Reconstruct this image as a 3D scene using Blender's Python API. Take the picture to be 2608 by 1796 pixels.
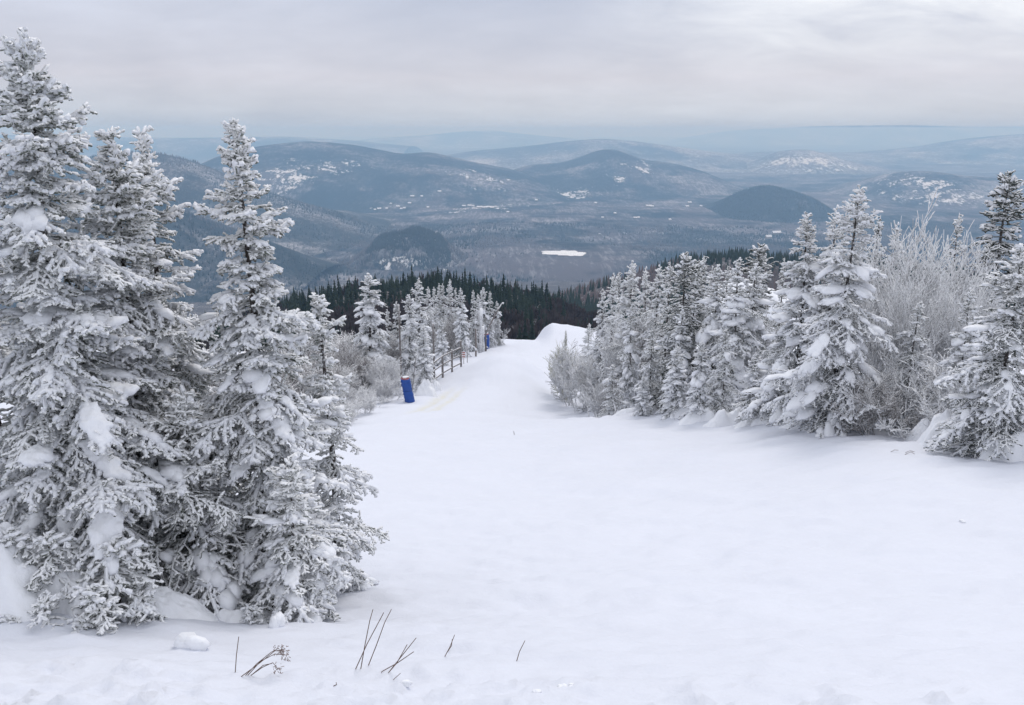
import bpy, math, random
import numpy as np
from mathutils import Vector, Matrix
R = math.radians
sc = bpy.context.scene
for o in list(bpy.data.objects): bpy.data.objects.remove(o)
COL = sc.collection

# ------------------------------------------------------------------ camera
FPX, CU, CV, PITCH = 2170.0, 1304.0, 898.0, R(14.7)
cam = bpy.data.cameras.new('camera'); cam.sensor_width = 36.0; cam.lens = 36.0 * FPX / 2608.0
cam.clip_start = 0.1; cam.clip_end = 120000
camo = bpy.data.objects.new('camera', cam); COL.objects.link(camo)
camo.location = (0, 0, 0); camo.rotation_euler = (math.pi / 2 - PITCH, 0, 0)
sc.camera = camo
SP, CP = math.sin(PITCH), math.cos(PITCH)

def P(u, v, y):
    """world point at forward distance y seen at photo position (u, v)"""
    a, b = (u - CU) / FPX, -(v - CV) / FPX
    d = Vector((a, CP + b * SP, -SP + b * CP))
    return d * (y / d.y)

# ------------------------------------------------------------------ sky, sun, exposure
SUN_EL, SUN_AZ = R(50), R(24)            # azimuth measured from the view direction, to the right
w = bpy.data.worlds.new('World'); sc.world = w; w.use_nodes = True
nt = w.node_tree; N = nt.nodes; L = nt.links
for n in list(N): N.remove(n)
def nd(tree, typ, **kw):
    n = tree.nodes.new(typ)
    for k, v in kw.items(): setattr(n, k, v)
    return n
out = nd(nt, 'ShaderNodeOutputWorld'); add = nd(nt, 'ShaderNodeAddShader')
sky = nd(nt, 'ShaderNodeTexSky', sky_type='NISHITA', sun_disc=False, sun_elevation=SUN_EL, sun_rotation=SUN_AZ)
bs = nd(nt, 'ShaderNodeBackground'); bs.inputs[1].default_value = 0.012
L.new(sky.outputs[0], bs.inputs[0])
tc = nd(nt, 'ShaderNodeTexCoord')
sep = nd(nt, 'ShaderNodeSeparateXYZ'); L.new(tc.outputs['Generated'], sep.inputs[0])
def mth(tree, op, a, b=None, c=None, clamp=False):
    n = tree.nodes.new('ShaderNodeMath'); n.operation = op; n.use_clamp = clamp
    for i, x in enumerate((a, b, c)):
        if x is None: continue
        if isinstance(x, (int, float)): n.inputs[i].default_value = x
        else: tree.links.new(x, n.inputs[i])
    return n.outputs[0]
zc = mth(nt, 'MAXIMUM', sep.outputs[2], 0.0)
zz = mth(nt, 'ADD', zc, 0.24)
px = mth(nt, 'DIVIDE', sep.outputs[0], zz); py = mth(nt, 'DIVIDE', sep.outputs[1], zz)
comb = nd(nt, 'ShaderNodeCombineXYZ'); L.new(px, comb.inputs[0]); L.new(py, comb.inputs[1])
def noise(tree, vec, scale, detail=4, rough=0.55, dist=0.0):
    n = tree.nodes.new('ShaderNodeTexNoise'); n.inputs['Scale'].default_value = scale
    n.inputs['Detail'].default_value = detail; n.inputs['Roughness'].default_value = rough
    n.inputs['Distortion'].default_value = dist
    if vec is not None: tree.links.new(vec, n.inputs['Vector'])
    return n.outputs[0]
def ramp(tree, fac, stops, interp='LINEAR'):
    n = tree.nodes.new('ShaderNodeValToRGB'); cr = n.color_ramp; cr.interpolation = interp
    while len(cr.elements) < len(stops): cr.elements.new(0.5)
    for e, (p, c) in zip(cr.elements, stops):
        e.position = p; e.color = (*c, 1) if len(c) == 3 else c
    tree.links.new(fac, n.inputs[0]); return n.outputs[0]
def mix(tree, fac, a, b, blend='MIX'):
    n = tree.nodes.new('ShaderNodeMix'); n.data_type = 'RGBA'; n.blend_type = blend
    for s, x in ((0, fac), (6, a), (7, b)):
        if isinstance(x, (int, float)): n.inputs[s].default_value = x
        elif isinstance(x, tuple): n.inputs[s].default_value = (*x, 1) if len(x) == 3 else x
        else: tree.links.new(x, n.inputs[s])
    return n.outputs[2]
base = ramp(nt, zc, [(0.0, (0.45, 0.53, 0.65)), (0.02, (0.515, 0.56, 0.655)), (0.055, (0.575, 0.575, 0.66)), (0.16, (0.56, 0.59, 0.70)),
                     (0.45, (0.86, 0.885, 0.96)), (1.0, (1.0, 1.02, 1.09))])
mpa = nd(nt, 'ShaderNodeMapping'); mpa.inputs['Scale'].default_value = (1.1, 1.3, 1.0); mpa.inputs['Location'].default_value = (3.1, 1.4, 0)
L.new(comb.outputs[0], mpa.inputs[0])
n1 = noise(nt, mpa.outputs[0], 0.75, 6, 0.55, 0.3)
mpb = nd(nt, 'ShaderNodeMapping'); mpb.inputs['Scale'].default_value = (1.4, 1.9, 1.0); mpb.inputs['Location'].default_value = (7.3, 5.2, 0)
L.new(comb.outputs[0], mpb.inputs[0])
n2 = noise(nt, mpb.outputs[0], 1.7, 7, 0.6, 0.4)
f1 = ramp(nt, n1, [(0.3, (0.87, 0.885, 0.91)), (0.5, (1, 1, 1)), (0.72, (1.13, 1.135, 1.13))])
f2 = ramp(nt, n2, [(0.3, (0.95, 0.955, 0.965)), (0.5, (1, 1, 1)), (0.7, (1.055, 1.055, 1.05))])
c1 = mix(nt, 1.0, base, f1, 'MULTIPLY'); c2 = mix(nt, 1.0, c1, f2, 'MULTIPLY')
# thinner cloud where the veiled sun stands: a broad soft glow with torn bright edges
sd = Vector((math.sin(SUN_AZ) * math.cos(R(7)), math.cos(SUN_AZ) * math.cos(R(7)), math.sin(R(7))))
vm = nd(nt, 'ShaderNodeVectorMath', operation='DOT_PRODUCT'); vm.inputs[1].default_value = sd
L.new(tc.outputs['Generated'], vm.inputs[0])
g = mth(nt, 'SUBTRACT', vm.outputs['Value'], 0.93); g = mth(nt, 'DIVIDE', g, 0.07, clamp=True)
g = mth(nt, 'POWER', g, 1.6)
zf = mth(nt, 'MULTIPLY', mth(nt, 'SUBTRACT', sep.outputs[2], 0.05), 16.0, clamp=True)
n3 = ramp(nt, n2, [(0.22, (0, 0, 0)), (0.72, (1, 1, 1))])
gg = mth(nt, 'MULTIPLY', mth(nt, 'MULTIPLY', g, n3), zf)
col = mix(nt, mth(nt, 'MULTIPLY', gg, 1.0, clamp=True), c2, (0.93, 0.94, 0.97))
bc = nd(nt, 'ShaderNodeBackground'); bc.inputs[1].default_value = 0.98
L.new(col, bc.inputs[0])
L.new(bs.outputs[0], add.inputs[0]); L.new(bc.outputs[0], add.inputs[1]); L.new(add.outputs[0], out.inputs[0])
w.cycles.sampling_method = 'MANUAL'; w.cycles.sample_map_resolution = 512

sun = bpy.data.lights.new('sun', 'SUN'); sun.energy = 1.1; sun.angle = R(18); sun.color = (1.0, 0.95, 0.9)
suno = bpy.data.objects.new('sun', sun); COL.objects.link(suno)
sv = Vector((math.sin(SUN_AZ) * math.cos(SUN_EL), math.cos(SUN_AZ) * math.cos(SUN_EL), math.sin(SUN_EL)))
suno.rotation_euler = sv.to_track_quat('Z', 'Y').to_euler(); suno.location = (0, -5, 30)

sc.view_settings.view_transform = 'Standard'; sc.view_settings.look = 'None'
sc.view_settings.exposure = 0.0; sc.view_settings.gamma = 1.0; sc.view_settings.use_curve_mapping = False
sc.cycles.use_denoising = True
sc.cycles.max_bounces = 8; sc.cycles.diffuse_bounces = 6; sc.cycles.glossy_bounces = 2
sc.cycles.volume_bounces = 1; sc.cycles.transmission_bounces = 2; sc.cycles.transparent_max_bounces = 6

# ------------------------------------------------------------------ helpers
def tag(o, label=None, cat=None, group=None, kind=None):
    if label: o['label'] = label
    if cat: o['category'] = cat
    if group: o['group'] = group
    if kind: o['kind'] = kind
    return o
def mesh_np(name, V, F, smooth=False, mat_idx=None):
    """V (n,3) array, F: int array (m,3) or (m,4)"""
    V = np.asarray(V, np.float32); F = np.asarray(F, np.int32)
    me = bpy.data.meshes.new(name); k = F.shape[1]; m = len(F)
    me.vertices.add(len(V)); me.vertices.foreach_set('co', V.ravel())
    me.loops.add(m * k); me.loops.foreach_set('vertex_index', F.ravel())
    me.polygons.add(m); me.polygons.foreach_set('loop_start', np.arange(0, m * k, k, dtype=np.int32))
    me.polygons.foreach_set('loop_total', np.full(m, k, np.int32))
    if smooth: me.polygons.foreach_set('use_smooth', np.ones(m, bool))
    me.update(calc_edges=True); return me
def add_obj(name, me, mats=(), parent=None, loc=None):
    if mats is not None:
        for m in (mats if isinstance(mats, (list, tuple)) else [mats]):
            me.materials.append(m)
    o = bpy.data.objects.new(name, me); COL.objects.link(o)
    if parent: o.parent = parent
    if loc is not None: o.location = loc
    return o
def empty(name, loc, rz=0.0):
    o = bpy.data.objects.new(name, None); COL.objects.link(o); o.location = loc
    o.rotation_euler = (0, 0, rz); o.empty_display_size = 0.3; return o
def _h(ix, iy, seed):
    n = (ix * 374761393 + iy * 668265263 + seed * 974634777) & 0xffffffff
    n = ((n ^ (n >> 13)) * 1274126177) & 0xffffffff
    return ((n ^ (n >> 16)) & 0xffff) / 65535.0
def vnoise(x, y, seed=0):
    x = np.asarray(x, float); y = np.asarray(y, float)
    ix = np.floor(x).astype(np.int64); iy = np.floor(y).astype(np.int64)
    fx = x - ix; fy = y - iy
    fx = fx * fx * fx * (fx * (fx * 6 - 15) + 10); fy = fy * fy * fy * (fy * (fy * 6 - 15) + 10)
    a = _h(ix, iy, seed); b = _h(ix + 1, iy, seed); c = _h(ix, iy + 1, seed); d = _h(ix + 1, iy + 1, seed)
    return (a + (b - a) * fx) * (1 - fy) + (c + (d - c) * fx) * fy - 0.5
def fbm(x, y, seed=0, oct=5, gain=0.5):
    s = 0; a = 1.0; x = np.asarray(x, float); y = np.asarray(y, float)
    for i in range(oct):
        s = s + a * vnoise(x, y, seed + i * 17); a *= gain
        x, y = x * 1.9 + y * 0.6 + 3.1, y * 1.9 - x * 0.6 + 7.7
    return s
def grid_faces(nr, nc):
    i = np.arange(nr - 1)[:, None] * nc + np.arange(nc - 1)[None, :]
    i = i.ravel(); return np.stack([i, i + 1, i + 1 + nc, i + nc], 1)

# ------------------------------------------------------------------ materials
def new_mat(name):
    m = bpy.data.materials.new(name); m.use_nodes = True
    t = m.node_tree; b = t.nodes['Principled BSDF']; b.inputs['Roughness'].default_value = 0.85
    b.inputs['Specular IOR Level'].default_value = 0.15
    return m, t, b
def bump(t, b, h, strength, dist):
    n = t.nodes.new('ShaderNodeBump'); n.inputs['Strength'].default_value = strength; n.inputs['Distance'].default_value = dist
    t.links.new(h, n.inputs['Height']); t.links.new(n.outputs[0], b.inputs['Normal'])
def geo(t):
    for n in t.nodes:
        if n.type == 'NEW_GEOMETRY': return n
    return t.nodes.new('ShaderNodeNewGeometry')
def obc(t):
    return t.nodes.new('ShaderNodeTexCoord').outputs['Object']

def mat_snow(name='snow', tint=(0.87, 0.89, 0.93), fine=1.0, scale=1.0, stain=False):
    m, t, b = new_mat(name); c = obc(t)
    a = noise(t, c, 0.35 * scale, 5, 0.6); d = noise(t, c, 45 * scale, 3, 0.65); e = noise(t, c, 7 * scale, 4, 0.6)
    colr = ramp(t, a, [(0.3, tuple(x * 0.965 for x in tint)), (0.7, tint)])
    if stain:
        at = t.nodes.new('ShaderNodeAttribute'); at.attribute_name = 'stain'
        f = mth(t, 'MULTIPLY', at.outputs['Fac'], ramp(t, noise(t, c, 3.0, 5, 0.7), [(0.35, (0.35,) * 3), (0.65, (1,) * 3)]))
        colr = mix(t, f, colr, (0.66, 0.63, 0.50))
    t.links.new(colr, b.inputs['Base Color'])
    mpx = t.nodes.new('ShaderNodeMapping'); mpx.inputs['Rotation'].default_value = (0, 0, 0.6); mpx.inputs['Scale'].default_value = (0.5, 2.2, 1); t.links.new(c, mpx.inputs[0])
    wn = noise(t, mpx.outputs[0], 1.6 * scale, 6, 0.7, 0.6)
    h = mth(t, 'ADD', mth(t, 'ADD', mth(t, 'MULTIPLY', e, 1.0), mth(t, 'MULTIPLY', d, 0.22)), mth(t, 'MULTIPLY', wn, 1.5))
    bump(t, b, h, 0.35 * fine, 0.05)
    b.inputs['Roughness'].default_value = 0.7
    return m
def mat_rime(name, needle, rime, cover, snow_lo=0.35, snow_hi=0.75, scale=1.0):
    """frosted twigs: dark needles below, grey rime over them, snow lying on upward faces"""
    m, t, b = new_mat(name); c = obc(t)
    nz = t.nodes.new('ShaderNodeSeparateXYZ'); t.links.new(geo(t).outputs['Normal'], nz.inputs[0])
    a = noise(t, c, 26 * scale, 3, 0.7); pt = noise(t, c, 1.7 * scale, 3, 0.6)
    f = mth(t, 'ADD', a, mth(t, 'MULTIPLY', mth(t, 'SUBTRACT', pt, 0.5), 0.35))
    f = mth(t, 'ADD', f, mth(t, 'MULTIPLY', nz.outputs[2], 0.10))
    f = ramp(t, f, [(0.5 - cover, (0, 0, 0)), (0.66 - cover, (1, 1, 1))])
    c1 = mix(t, f, needle, rime)
    s = mth(t, 'ADD', nz.outputs[2], mth(t, 'MULTIPLY', mth(t, 'SUBTRACT', noise(t, c, 14 * scale, 2, 0.6), 0.5), 0.9))
    s = mth(t, 'ADD', s, mth(t, 'MULTIPLY', mth(t, 'SUBTRACT', pt, 0.5), 0.8))
    s = ramp(t, s, [(snow_lo, (0, 0, 0)), (snow_hi, (1, 1, 1))])
    c2 = mix(t, s, c1, (0.88, 0.885, 0.90))
    t.links.new(c2, b.inputs['Base Color']); b.inputs['Specular IOR Level'].default_value = 0.05
    return m
def mat_flat(name, col, var=0.25, scale=3.0, rough=0.85, spec=0.1, objrand=0.0):
    m, t, b = new_mat(name); c = obc(t)
    a = noise(t, c, scale, 5, 0.65)
    cc = ramp(t, a, [(0.3, tuple(x * (1 - var) for x in col)), (0.7, tuple(min(1, x * (1 + var)) for x in col))])
    if objrand:
        oi = t.nodes.new('ShaderNodeObjectInfo')
        cc = mix(t, 1.0, cc, ramp(t, oi.outputs['Random'], [(0, (1 - objrand,) * 3), (1, (1 + objrand,) * 3)]), 'MULTIPLY')
    t.links.new(cc, b.inputs['Base Color']); b.inputs['Roughness'].default_value = rough
    b.inputs['Specular IOR Level'].default_value = spec
    return m
M = {}
M['ground'] = mat_snow('packed_snow', (0.70, 0.72, 0.785), 0.8, 1.0, stain=True)
M['snow'] = mat_snow('fluffy_snow', (0.86, 0.87, 0.90), 0.8, 2.0)
M['rime'] = mat_rime('rimed_needles', (0.15, 0.165, 0.14), (0.84, 0.84, 0.82), 0.14, -0.3, 0.28)
M['rime_mid'] = mat_rime('rimed_needles_mid', (0.10, 0.115, 0.098), (0.76, 0.76, 0.745), 0.09, -0.15, 0.35, 0.55)
M['rime_pale'] = mat_rime('pale_rimed_needles', (0.18, 0.19, 0.175), (0.84, 0.84, 0.83), 0.14, -0.25, 0.35, 0.55)
M['rime_dark'] = mat_rime('dark_rimed_needles', (0.06, 0.07, 0.06), (0.50, 0.51, 0.50), 0.02, 0.2, 0.7, 0.5)
M['frost'] = mat_rime('frosted_twigs', (0.27, 0.262, 0.265), (0.74, 0.75, 0.77), 0.12, 0.05, 0.7, 0.7)
M['frost_brown'] = mat_rime('brown_frosted_twigs', (0.21, 0.19, 0.185), (0.60, 0.595, 0.605), 0.06, 0.35, 0.9, 0.7)
M['ice_yellow'] = mat_rime('yellowish_iced_twigs', (0.30, 0.29, 0.24), (0.62, 0.62, 0.54), 0.12, 0.45, 0.95, 0.7)
M['bark'] = mat_flat('dark_bark', (0.075, 0.062, 0.055), 0.4, 18)
M['bark_frost'] = mat_rime('frosted_bark', (0.07, 0.06, 0.055), (0.40, 0.40, 0.42), -0.03, 0.5, 0.9)
M['dark'] = mat_flat('dark_evergreen', (0.030, 0.041, 0.031), 0.35, 0.6, 0.95, 0.02, 0.35)
M['bare'] = mat_flat('bare_brown_wood', (0.125, 0.098, 0.095), 0.3, 0.5, 0.95, 0.02, 0.3)
M['blue'] = mat_flat('blue_vinyl', (0.012, 0.065, 0.30), 0.15, 6, 0.5, 0.4)
M['wood'] = mat_flat('weathered_wood', (0.23, 0.205, 0.195), 0.35, 20)
M['wood_frost'] = mat_rime('frosted_wood', (0.16, 0.14, 0.13), (0.5, 0.5, 0.52), 0.0, 0.5, 0.9)
M['red'] = mat_flat('faded_red_paint', (0.34, 0.12, 0.11), 0.15, 8)
M['white'] = mat_flat('white_paint', (0.75, 0.75, 0.76), 0.05, 8)
M['stalk'] = mat_flat('dry_stalk', (0.15, 0.105, 0.085), 0.3, 40)
M['seed'] = mat_flat('dry_seed_head', (0.33, 0.27, 0.25), 0.35, 60)
M['roofsnow'] = mat_flat('snowy_roof', (0.88, 0.88, 0.9), 0.03, 1)
M['housewall'] = mat_flat('pale_house_wall', (0.33, 0.30, 0.27), 0.2, 1, objrand=0.4)

def mat_hill(name, brown, dark, snowc, snow_amt, darkbias=0.5, freq=1.0, patches=(), ysc=0.4):
    """wooded hill: brown bare woods, dark evergreen patches, snow showing between trunks"""
    m, t, b = new_mat(name); p = geo(t).outputs['Position']
    mp = t.nodes.new('ShaderNodeMapping'); mp.inputs['Scale'].default_value = (1, 1, 1.0); t.links.new(p, mp.inputs[0]); p2 = mp.outputs[0]
    big = noise(t, p2, 0.0016 * freq, 6, 0.62); med = noise(t, p2, 0.009 * freq, 5, 0.7)
    fmap = t.nodes.new('ShaderNodeMapping'); fmap.inputs['Scale'].default_value = (1, ysc, 0.3); t.links.new(p, fmap.inputs[0])
    fine = noise(t, fmap.outputs[0], 0.055 * freq, 4, 0.75)
    dk = mth(t, 'ADD', mth(t, 'MULTIPLY', big, 0.65), mth(t, 'MULTIPLY', med, 0.35))
    dk = ramp(t, dk, [(darkbias - 0.07, (0, 0, 0)), (darkbias + 0.05, (1, 1, 1))])
    c1 = mix(t, dk, brown, dark)
    sn = mth(t, 'ADD', mth(t, 'MULTIPLY', fine, 0.6), mth(t, 'MULTIPLY', noise(t, p2, 0.003 * freq, 5, 0.6), 0.4))
    th = 0.5 + (0.5 - snow_amt) * 0.22
    s = ramp(t, sn, [(th - 0.05, (0, 0, 0)), (th + 0.09, (1, 1, 1))])
    s = mth(t, 'MULTIPLY', s, mth(t, 'SUBTRACT', 1.0, mth(t, 'MULTIPLY', dk, 0.85)))
    c2 = mix(t, mth(t, 'MULTIPLY', s, 0.8), c1, snowc)
    for (c, r, k) in patches:                      # open snow fields and cliffs at their own places
        vd = t.nodes.new('ShaderNodeVectorMath'); vd.operation = 'SUBTRACT'; t.links.new(p, vd.inputs[0]); vd.inputs[1].default_value = c
        vs = t.nodes.new('ShaderNodeVectorMath'); vs.operation = 'DIVIDE'; t.links.new(vd.outputs[0], vs.inputs[0]); vs.inputs[1].default_value = r
        vl = t.nodes.new('ShaderNodeVectorMath'); vl.operation = 'LENGTH'; t.links.new(vs.outputs[0], vl.inputs[0])
        fall = mth(t, 'SUBTRACT', 1.0, vl.outputs['Value'], clamp=True)
        v = mth(t, 'ADD', mth(t, 'MULTIPLY', fall, 0.16), mth(t, 'ADD', mth(t, 'MULTIPLY', med, 0.7), mth(t, 'MULTIPLY', fine, 0.5)))
        gate = mth(t, 'MULTIPLY', fall, 6.0, clamp=True)
        q = mth(t, 'MULTIPLY', ramp(t, v, [(0.80 - 0.09 * k, (0, 0, 0)), (0.86 - 0.09 * k, (1, 1, 1))]), gate)
        c2 = mix(t, mth(t, 'MULTIPLY', q, 0.9), c2, (0.80, 0.80, 0.82))
    t.links.new(c2, b.inputs['Base Color']); b.inputs['Specular IOR Level'].default_value = 0.02
    b.inputs['Roughness'].default_value = 1.0
    return m
BROWN, DARK, SNW = (0.118, 0.108, 0.120), (0.022, 0.032, 0.040), (0.42, 0.42, 0.45)

# ------------------------------------------------------------------ ski slope
PY = [-12, -4, 0, 3, 4.2, 5.2, 7, 9, 11, 17, 24, 32, 38, 45, 52, 60, 75, 88, 96, 110, 135, 150]
PZ = [-3.0, -2.9, -2.8, -2.95, -3.2, -3.66, -4.5, -5.2, -5.85, -7.55, -9.35, -11.35, -12.95, -14.75, -16.2, -17.6, -19.8, -21.75, -23.6, -29, -38, -43]
_ys = np.linspace(-12, 150, 1621)
_zs = np.interp(_ys, PY, PZ)
def _sm(z, k):
    kk = np.ones(k) / k; zp = np.pad(z, k, mode='edge'); return np.convolve(zp, kk, 'same')[k:-k]
_zs2 = _sm(_sm(_zs, 15), 15); _zs3 = _sm(_sm(_zs, 41), 41)
_bl = np.clip((_ys - 12) / 10, 0, 1); _zs = _zs2 * (1 - _bl) + _zs3 * _bl
def sstep(a, b, x):
    t = np.clip((np.asarray(x, float) - a) / (b - a), 0, 1); return t * t * (3 - 2 * t)
def gz(x, y):
    x = np.asarray(x, float); y = np.asarray(y, float)
    z = np.interp(y, _ys, _zs)
    z = z + 0.075 * np.clip(x - 0.5, 0, 14) * sstep(8, 16, y) * (1 - sstep(45, 70, y))
    # run edges: banks on the right side, hollow on the left of the far run
    cx = -3.0 + 0.035 * (y - 30)                       # centre of the run
    z = z - 1.3 * sstep(6, 12, -(x - cx)) * sstep(24, 36, y)
    z = z - 0.9 * np.exp(-((x - cx - 6) / 3.5) ** 2) * sstep(30, 42, y) * (1 - sstep(60, 80, y))
    z = z + 1.9 * np.exp(-((x + 0.3) / 3.2) ** 2 - ((y - 59) / 6.0) ** 2)      # roll on the run
    # hump at the crest on the right
    z = z + 1.9 * sstep(2.6, 4.4, x + 0.5 * vnoise(x * .3, y * .4, 4)) * np.exp(-(np.maximum(x - 4.6, 0) / 6.5) ** 2) * sstep(80, 92, y) * (1 - sstep(98, 104, y))
    # drifts
    z = z + 0.5 * fbm(x * 0.09, y * 0.06, 3, 3) * sstep(6, 20, y)
    z = z + 0.14 * fbm(x * 0.35, y * 0.5, 9, 3) * sstep(4, 8, y)
    z = z + 0.09 * fbm(x * 0.9 - y * 0.4, y * 1.6, 19, 4, .6)
    z = z + 0.045 * fbm(x * 2.2 - y * 1.0, y * 5.5, 29, 4) * (1 - sstep(14, 30, y))
    # wind ridges running obliquely across the slope, old ski marks
    q = (x * 0.55 + y * 0.83); w_ = (x * 0.83 - y * 0.55)
    z = z + 0.09 * (0.5 - np.abs(vnoise(w_ * 0.28 + 0.4 * vnoise(q * .3, w_ * .2, 2), q * 1.25, 37)) * 2) * sstep(5, 9, y) * (1 - sstep(30, 60, y)) * np.clip(.5 + 1.6 * fbm(x * .12, y * .1, 44, 2), 0, 1.3)
    z = z + 0.03 * (0.5 - np.abs(vnoise(w_ * 1.1, q * 5.0, 39)) * 2) * (1 - sstep(9, 18, y))
    # mound under the left-hand spruces and hollow in front of them
    z = z + 0.28 * np.exp(-((x + 4.2) / 1.6) ** 2 - ((y - 6.6) / 1.3) ** 2)
    # churned snow along the bottom
    band = sstep(5.5, 4.9, y + 0.10 * np.sin(x * 2.1) + 0.35 * vnoise(x * 1.3, y * 0.5, 5)) * (0.35 + 0.65 * sstep(0.8, -2.0, x)) 
    l = fbm(x * 8.5, y * 9, 41, 4, 0.65) + .5 * vnoise(x * 2.2, y * 2.5, 43)
    z = z + band * (0.10 * np.maximum(l, -0.12) + 0.04)
    l2 = np.maximum(vnoise(x * 7, y * 7, 77) - 0.2, 0) * 0.35
    z = z + l2 * sstep(5.0, 4.3, y) * sstep(-0.2, 1.0, x)
    # berm of snow rising under the right-hand tree line
    z = z + 0.45 * sstep(0, 1, (x - 5.2 - 0.0 * y) / 3.0) * np.exp(-((y - 23) / 5.0) ** 2) * (0.7 + 0.9 * vnoise(x * 0.8, y * 0.5, 8))
    te = y - (33.5 - 1.15 * np.clip(x - 3, -3, 30))     # rough snow along the edge of the right-hand trees
    z = z + 0.38 * np.exp(-(te / 2.2) ** 2) * sstep(2, 4, x) * np.maximum(fbm(x * 1.0, y * 0.9, 33, 4) + .15, 0)
    return z
def gz1(x, y): return float(gz(x, y))

ny, nx = 440, 440
tt = np.linspace(0, 1, ny)
yr = np.concatenate([np.linspace(-8, 3.0, 40), 3.0 * (140 / 3.0) ** np.linspace(0, 1, ny - 39)[1:]])
a = np.linspace(-1, 1, nx); a = np.sign(a) * (np.abs(a) ** 1.3)
X = a[None, :] * (yr[:, None].clip(0) * 0.95 + 9.0); Y = np.repeat(yr[:, None], nx, 1)
Z = gz(X, Y)
# groove of the two stained tracks
tp0, tp1 = P(1075, 1098, 39.0), P(1135, 1030, 47.0)
def track_d(x, y, off):
    t = np.clip((y - 37.5) / (52 - 37.5), 0, 1)
    xx = tp0.x + (tp1.x - tp0.x) * (y - 39.0) / 8.0 + off + 0.15 * np.sin(y * 0.5)
    return np.abs(x - xx), sstep(37.0, 39.5, y) * sstep(54, 48, y)
st = np.zeros_like(X)
for off, ww in ((-0.35, 0.28), (0.35, 0.22)):
    d, g_ = track_d(X, Y, off); k = np.exp(-(d / ww) ** 2) * g_
    st = np.maximum(st, k); Z = Z - 0.07 * k
V = np.stack([X, Y, Z], 2).reshape(-1, 3)
me = mesh_np('snow_slope', V, grid_faces(len(yr), nx), True)
at = me.attributes.new('stain', 'FLOAT', 'POINT'); at.data.foreach_set('value', (st * 0.8).ravel().astype(np.float32))
tag(add_obj('snow_slope', me, M['ground']), 'open white ski slope of smooth wind-packed snow', kind='structure')

# ------------------------------------------------------------------ mountainside beyond the crest of the run
FLOOR = -520.0
def mz(x, y):
    x = np.asarray(x, float); y = np.asarray(y, float)
    z = np.interp(y, [90, 135, 230, 330, 430, 480, 560, 700, 900, 1100, 1500, 2200, 3000], [-27, -41, -60, -68, -76, -91, -125, -165, -196, -250, -340, -470, -525])
    az = x / np.maximum(y, 1)
    ridge = sstep(230, 330, y) * (1 - sstep(500, 620, y))
    z = z - ridge * y * np.interp(az, [-0.6, -0.26, -0.18, -0.09, 0.0, 0.05, 0.09, 0.3], [0.16, 0.030, 0.010, 0.0, 0.013, 0.028, 0.045, 0.07])
    r2 = np.exp(-((y - 900) / 190.0) ** 2)
    z = z + r2 * 900 * np.interp(az, [-0.2, 0.0, 0.04, 0.10, 0.15, 0.19, 0.27, 0.35, 0.6], [-0.02, 0.0, 0.018, 0.036, 0.052, 0.064, 0.074, 0.066, 0.05])
    z = z + fbm(x * 0.012, y * 0.012, 51, 4) * 9 * sstep(180, 400, y)
    return z
yr = 92 * (3000 / 92) ** np.linspace(0, 1, 160); nx = 160
a = np.linspace(-1.0, 1.0, nx)
X = a[None, :] * (yr[:, None] * 1.0 + 60); Y = np.repeat(yr[:, None], nx, 1); Z = mz(X, Y)
me = mesh_np('mountainside', np.stack([X, Y, Z], 2).reshape(-1, 3), grid_faces(160, nx), True)
M['side'] = mat_hill('forest_floor_on_mountainside', (0.085, 0.075, 0.074), (0.05, 0.05, 0.05), (0.4, 0.4, 0.42), 0.25, 0.6, 6.0)
tag(add_obj('mountainside', me, M['side']), 'wooded mountainside falling away below the ski run', kind='structure')

# ------------------------------------------------------------------ valley floor
def vz(x, y):
    return FLOOR + fbm(x * 0.0011, y * 0.0011, 61, 4) * 38 + 22 * fbm(x * 0.0003, y * 0.0003, 66, 3)
yr = 1500 * (60000 / 1500) ** np.linspace(0, 1, 180); nx = 180
a = np.linspace(-1.05, 1.05, nx)
X = a[None, :] * yr[:, None]; Y = np.repeat(yr[:, None], nx, 1); Z = vz(X, Y)
lk = P(1437, 645, 3560)
e = ((X - lk.x) / 260) ** 2 + ((Y - lk.y) / 330) ** 2
Z = np.where(e < 3, Z * sstep(1.0, 2.6, e) + (lk.z - 2.0) * (1 - sstep(1.0, 2.6, e)), Z)
patch = [(tuple(P(1225, 528, 5950)), (420, 500, 80), 0.7), (tuple(P(1700, 597, 4400)), (500, 350, 60), 0.4),
         (tuple(P(2000, 590, 4350)), (400, 250, 60), 0.6), (tuple(P(1980, 420, 12000)), (1500, 2500, 400), 0.9)]
M['valley'] = mat_hill('valley_woods', BROWN, DARK, (0.36, 0.36, 0.39), 0.36, 0.515, 1.0, patch, 0.12)
me = mesh_np('valley_floor', np.stack([X, Y, Z], 2).reshape(-1, 3), grid_faces(180, nx), True)
tag(add_obj('valley_floor', me, M['valley']), 'broad wooded valley floor under winter haze', kind='structure')
# frozen lake
n = 96; th = np.linspace(0, 2 * math.pi, n, endpoint=False)
rr = 1 + 0.3 * np.array([fbm(math.cos(t_) * 2.5 + 5, math.sin(t_) * 2.5, 71, 5) for t_ in th]) * 2
VV = np.stack([lk.x + 86 * rr * np.cos(th), lk.y + 78 * rr * np.sin(th) - 30 * np.cos(th), np.full(n, lk.z)], 1)
VV = np.vstack([VV, [[lk.x, lk.y, lk.z]]]); FF = np.array([[i, (i + 1) % n, n] for i in range(n)])
M['lake'] = mat_flat('snowed_lake_ice', (0.80, 0.81, 0.83), 0.08, 0.02)
tag(add_obj('frozen_lake', mesh_np('frozen_lake', VV, FF), M['lake']), 'small white snow-covered frozen lake in the dark woods', kind='structure')

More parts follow.
